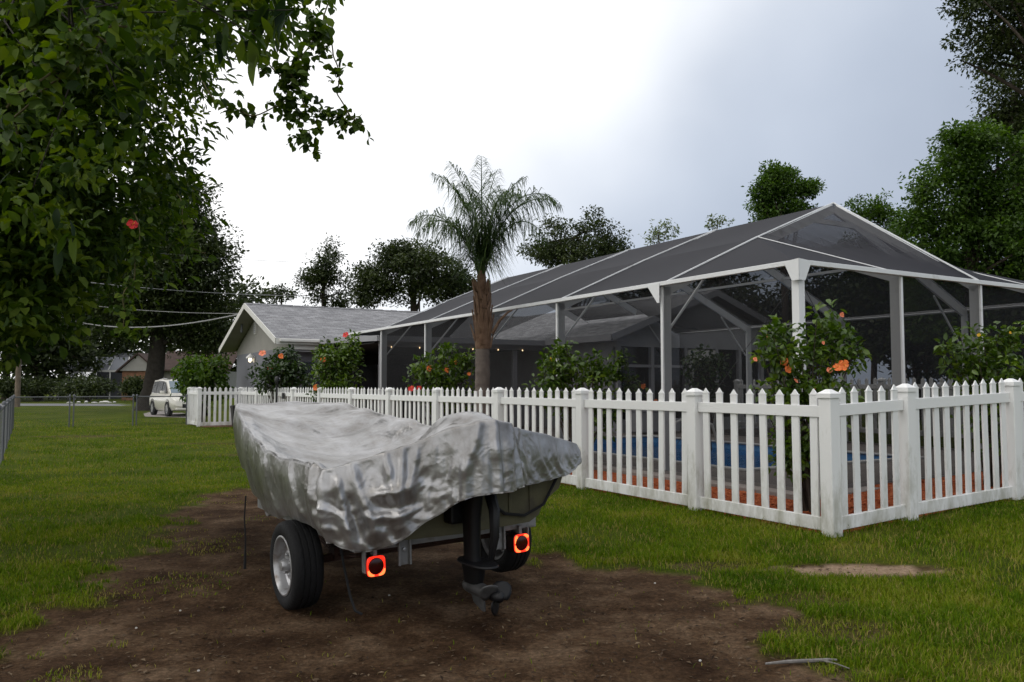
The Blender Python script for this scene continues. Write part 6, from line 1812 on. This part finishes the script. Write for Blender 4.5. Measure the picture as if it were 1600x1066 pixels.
# ------------------------------------------------------------------ lawn blades, litter
g = np.random.default_rng(99)
def lawn(N, y0, y1, seed, hmul=1.0):
    g = np.random.default_rng(seed)
    Yb = y0 * (y1 / y0) ** g.random(N)
    Xb = (g.random(N) * 2 - 1) * (.66 * Yb + .3)
    # tufts: pull blades towards clump centres
    k = np.round(Xb / .05 + Yb * 13.7).astype(np.int64)
    dm = dirt_mask(Xb, Yb)
    r, l = rl(Xb, Yb)
    thin = fbm(Xb * 1.1, Yb * 1.1, 3, 17)
    keepp = np.clip((1 - dm) ** 1.4, 0, 1) * np.where(thin < .36, .22, np.where(thin < .45, .6, 1.0))
    weeds = (fbm(Xb * 2.2, Yb * 2.2, 3, 23) > .63) * .30 * (Xb < -1.6)
    keepp = np.maximum(keepp, weeds)
    keepp = np.where(dm > .985, np.maximum(weeds * .6, .004), keepp)
    ok = g.random(N) < keepp
    ok &= ~((r > -1.60) & (l > -1.68))
    ok &= ~((Yb > 36) & (Xb > -24) & (Xb < -9))
    Xb, Yb, dm, thin, r, l = Xb[ok], Yb[ok], dm[ok], thin[ok], r[ok], l[ok]
    n = len(Xb)
    lush = fbm(Xb * .7 + 3, Yb * .7, 3, 29)
    near_f = np.exp(-np.abs(np.minimum(np.abs(r + 1.66), np.abs(l + 1.75))) / .12)
    h = (.022 + .030 * g.random(n) + .03 * np.clip(lush - .45, 0, 1) + .05 * near_f * g.random(n)) * (1 - .45 * dm) * hmul * .85
    h = h * (1 + .25 * (Yb < 9))
    w = .0028 * (1 + Yb / 7.0) * g.uniform(.7, 1.4, n)
    a = g.random(n) * 2 * math.pi
    lean = g.uniform(.5, 1.45, n)
    Z = ground_z(Xb, Yb)
    P = np.stack([Xb, Yb, Z - .004], 1)
    s = np.stack([-np.sin(a), np.cos(a), 0 * a], 1) * w[:, None]
    d = np.stack([np.cos(a) * np.sin(lean), np.sin(a) * np.sin(lean), np.cos(lean)], 1)
    mid_ = P + np.stack([np.cos(a) * .25, np.sin(a) * .25, 0 * a + 1], 1) * (h * .55)[:, None]
    tip = mid_ + d * (h * .75)[:, None]
    V_ = np.stack([P - s * .5, P + s * .5, mid_ + s * .45, tip, mid_ - s * .45], 1).reshape(-1, 3)
    b = (np.arange(n) * 5)[:, None]
    tri = np.concatenate([b + np.array([[0, 1, 2]]), b + np.array([[0, 2, 4]]), b + np.array([[4, 2, 3]])])
    patch = fbm(Xb * 1.6, Yb * 1.6, 3, 33)
    rn = np.clip(-.15 + 1.35 * patch + g.normal(0, .2, n) + .25 * dm, 0, 1)
    dry = g.random(n) < (.07 + .16 * (thin < .45) + .25 * dm)
    rn = np.where(dry, .97, rn * .85)
    return V_, tri, np.repeat(rn, 5)
M_grass = leaf_mat('lawn_blade', [(0.036, 0.074, 0.003), (0.066, 0.126, 0.004), (0.106, 0.162, 0.006), (0.165, 0.20, 0.014), (0.26, 0.21, 0.07)], .25, rough=.7, spec=.06)
parts_ = [lawn(330000, 3.7, 13.0, 1), lawn(150000, 13.0, 45.0, 2, 1.3)]
off = 0; Vs, Fs, Rs = [], [], []
for v_, f_, r_ in parts_:
    Vs.append(v_); Fs.append(f_ + off); Rs.append(r_); off += len(v_)
lawn_o = link(bpy.data.objects.new('grass', np_mesh('grass', np.concatenate(Vs), np.concatenate(Fs), M_grass, np.concatenate(Rs))))
tag(lawn_o, 'short patchy lawn grass growing round the bare dirt', 'grass', kind='stuff')
# dead leaves and chips lying on the dirt
def litter(N, seed, size, mats, name, label, bed=False):
    g = np.random.default_rng(seed)
    Yb = 3.8 * (12.0 / 3.8) ** g.random(N); Xb = (g.random(N) * 2 - 1) * (.66 * Yb)
    dm = dirt_mask(Xb, Yb); r, l = rl(Xb, Yb)
    inb = (r > -1.55) & (l > -1.65) & ((r < -.3) | (l < -.3))
    ok = inb if bed else (g.random(N) < (.15 + dm)) & ~((r > -1.6) & (l > -1.7))
    Xb, Yb = Xb[ok], Yb[ok]; n = len(Xb)
    P = np.stack([Xb, Yb, ground_z(Xb, Yb) + .006], 1)
    ax = unit(np.stack([g.normal(size=n), g.normal(size=n), g.normal(0, .18, n)], 1))
    nr = unit(rand_dirs(n, g) * .35 + np.array([0, 0, 1.0]))
    ln = size * g.uniform(.4, 1.5, n)
    V_, F_, rn = leaf_cards(P, ax, nr, ln, ln * g.uniform(.12, .5, n), g.random(n))
    o = link(bpy.data.objects.new(name, np_mesh(name, V_, F_, mats, rn)))
    tag(o, label, 'litter', kind='stuff')
litter(9000, 5, .030, leaf_mat('dead_leaf', [(0.02, 0.013, 0.009), (0.05, 0.033, 0.022), (0.10, 0.07, 0.045), (0.19, 0.14, 0.09)], .1, .8, .1), 'leaf_litter', 'dry leaf scraps and chips scattered over the bare dirt')
litter(60000, 6, .055, leaf_mat('mulch_chip', [(0.16, 0.035, 0.014), (0.32, 0.075, 0.03), (0.48, 0.15, 0.06)], .05, .9, .1), 'mulch', 'red wood mulch in the beds behind the picket fence', bed=True)
# a dead branch on the grass edge, a few chalky pebbles
tw = PX(1250, 1026, 4.42)
twg = empty('fallen_branch', (float(tw[0]), float(tw[1]), gz(tw[0], tw[1])), 0, 'grey fallen branch lying at the edge of dirt and grass', 'branch')
M_twig = mat('grey_twig', (0.16, 0.15, 0.14), .9, var=.4, vscale=30)
mb = MB(); mb.tube([(-.22, -.02, .01), (-.1, -.005, .016), (0, .0, .018), (.12, .012, .02), (.17, .015, .018)], [.006, .010, .011, .009, .006], 7); mb.build('stem', M_twig, twg, smooth=True)
mb = MB(); mb.tube([(.08, .008, .02), (.14, -.05, .02), (.19, -.10, .012)], [.006, .005, .003], 5); mb.build('side_twig', M_twig, twg, smooth=True)
M_peb = mat('chalk_pebble', (0.5, 0.48, 0.44), .9)
pl_ = [(611, 924, 'right of the left tyre'), (290, 944, 'in the dirt left of the tyre'), (223, 972, 'furthest left on the dirt'), (1020, 905, 'at the right edge of the dirt'), (1088, 1022, 'in the dirt near the fallen branch'), (320, 1034, 'nearest the bottom edge on the left')]
for px, py, w_ in pl_:
    Yp = 1869 / (py - 604); p = PX(px, py, Yp)
    mb = MB(); sec(mb, [(0, 0, -.003, .007, .005), (.001, 0, .003, .008, .006), (0, 0, .006, .004, .003)], 8, 2.0)
    o = mb.build('pebble', M_peb, smooth=True); o.location = (float(p[0]), float(p[1]), gz(p[0], p[1]) + .003)
    tag(o, 'small chalky pebble lying ' + w_, 'pebble', 'chalky pebbles on the dirt')
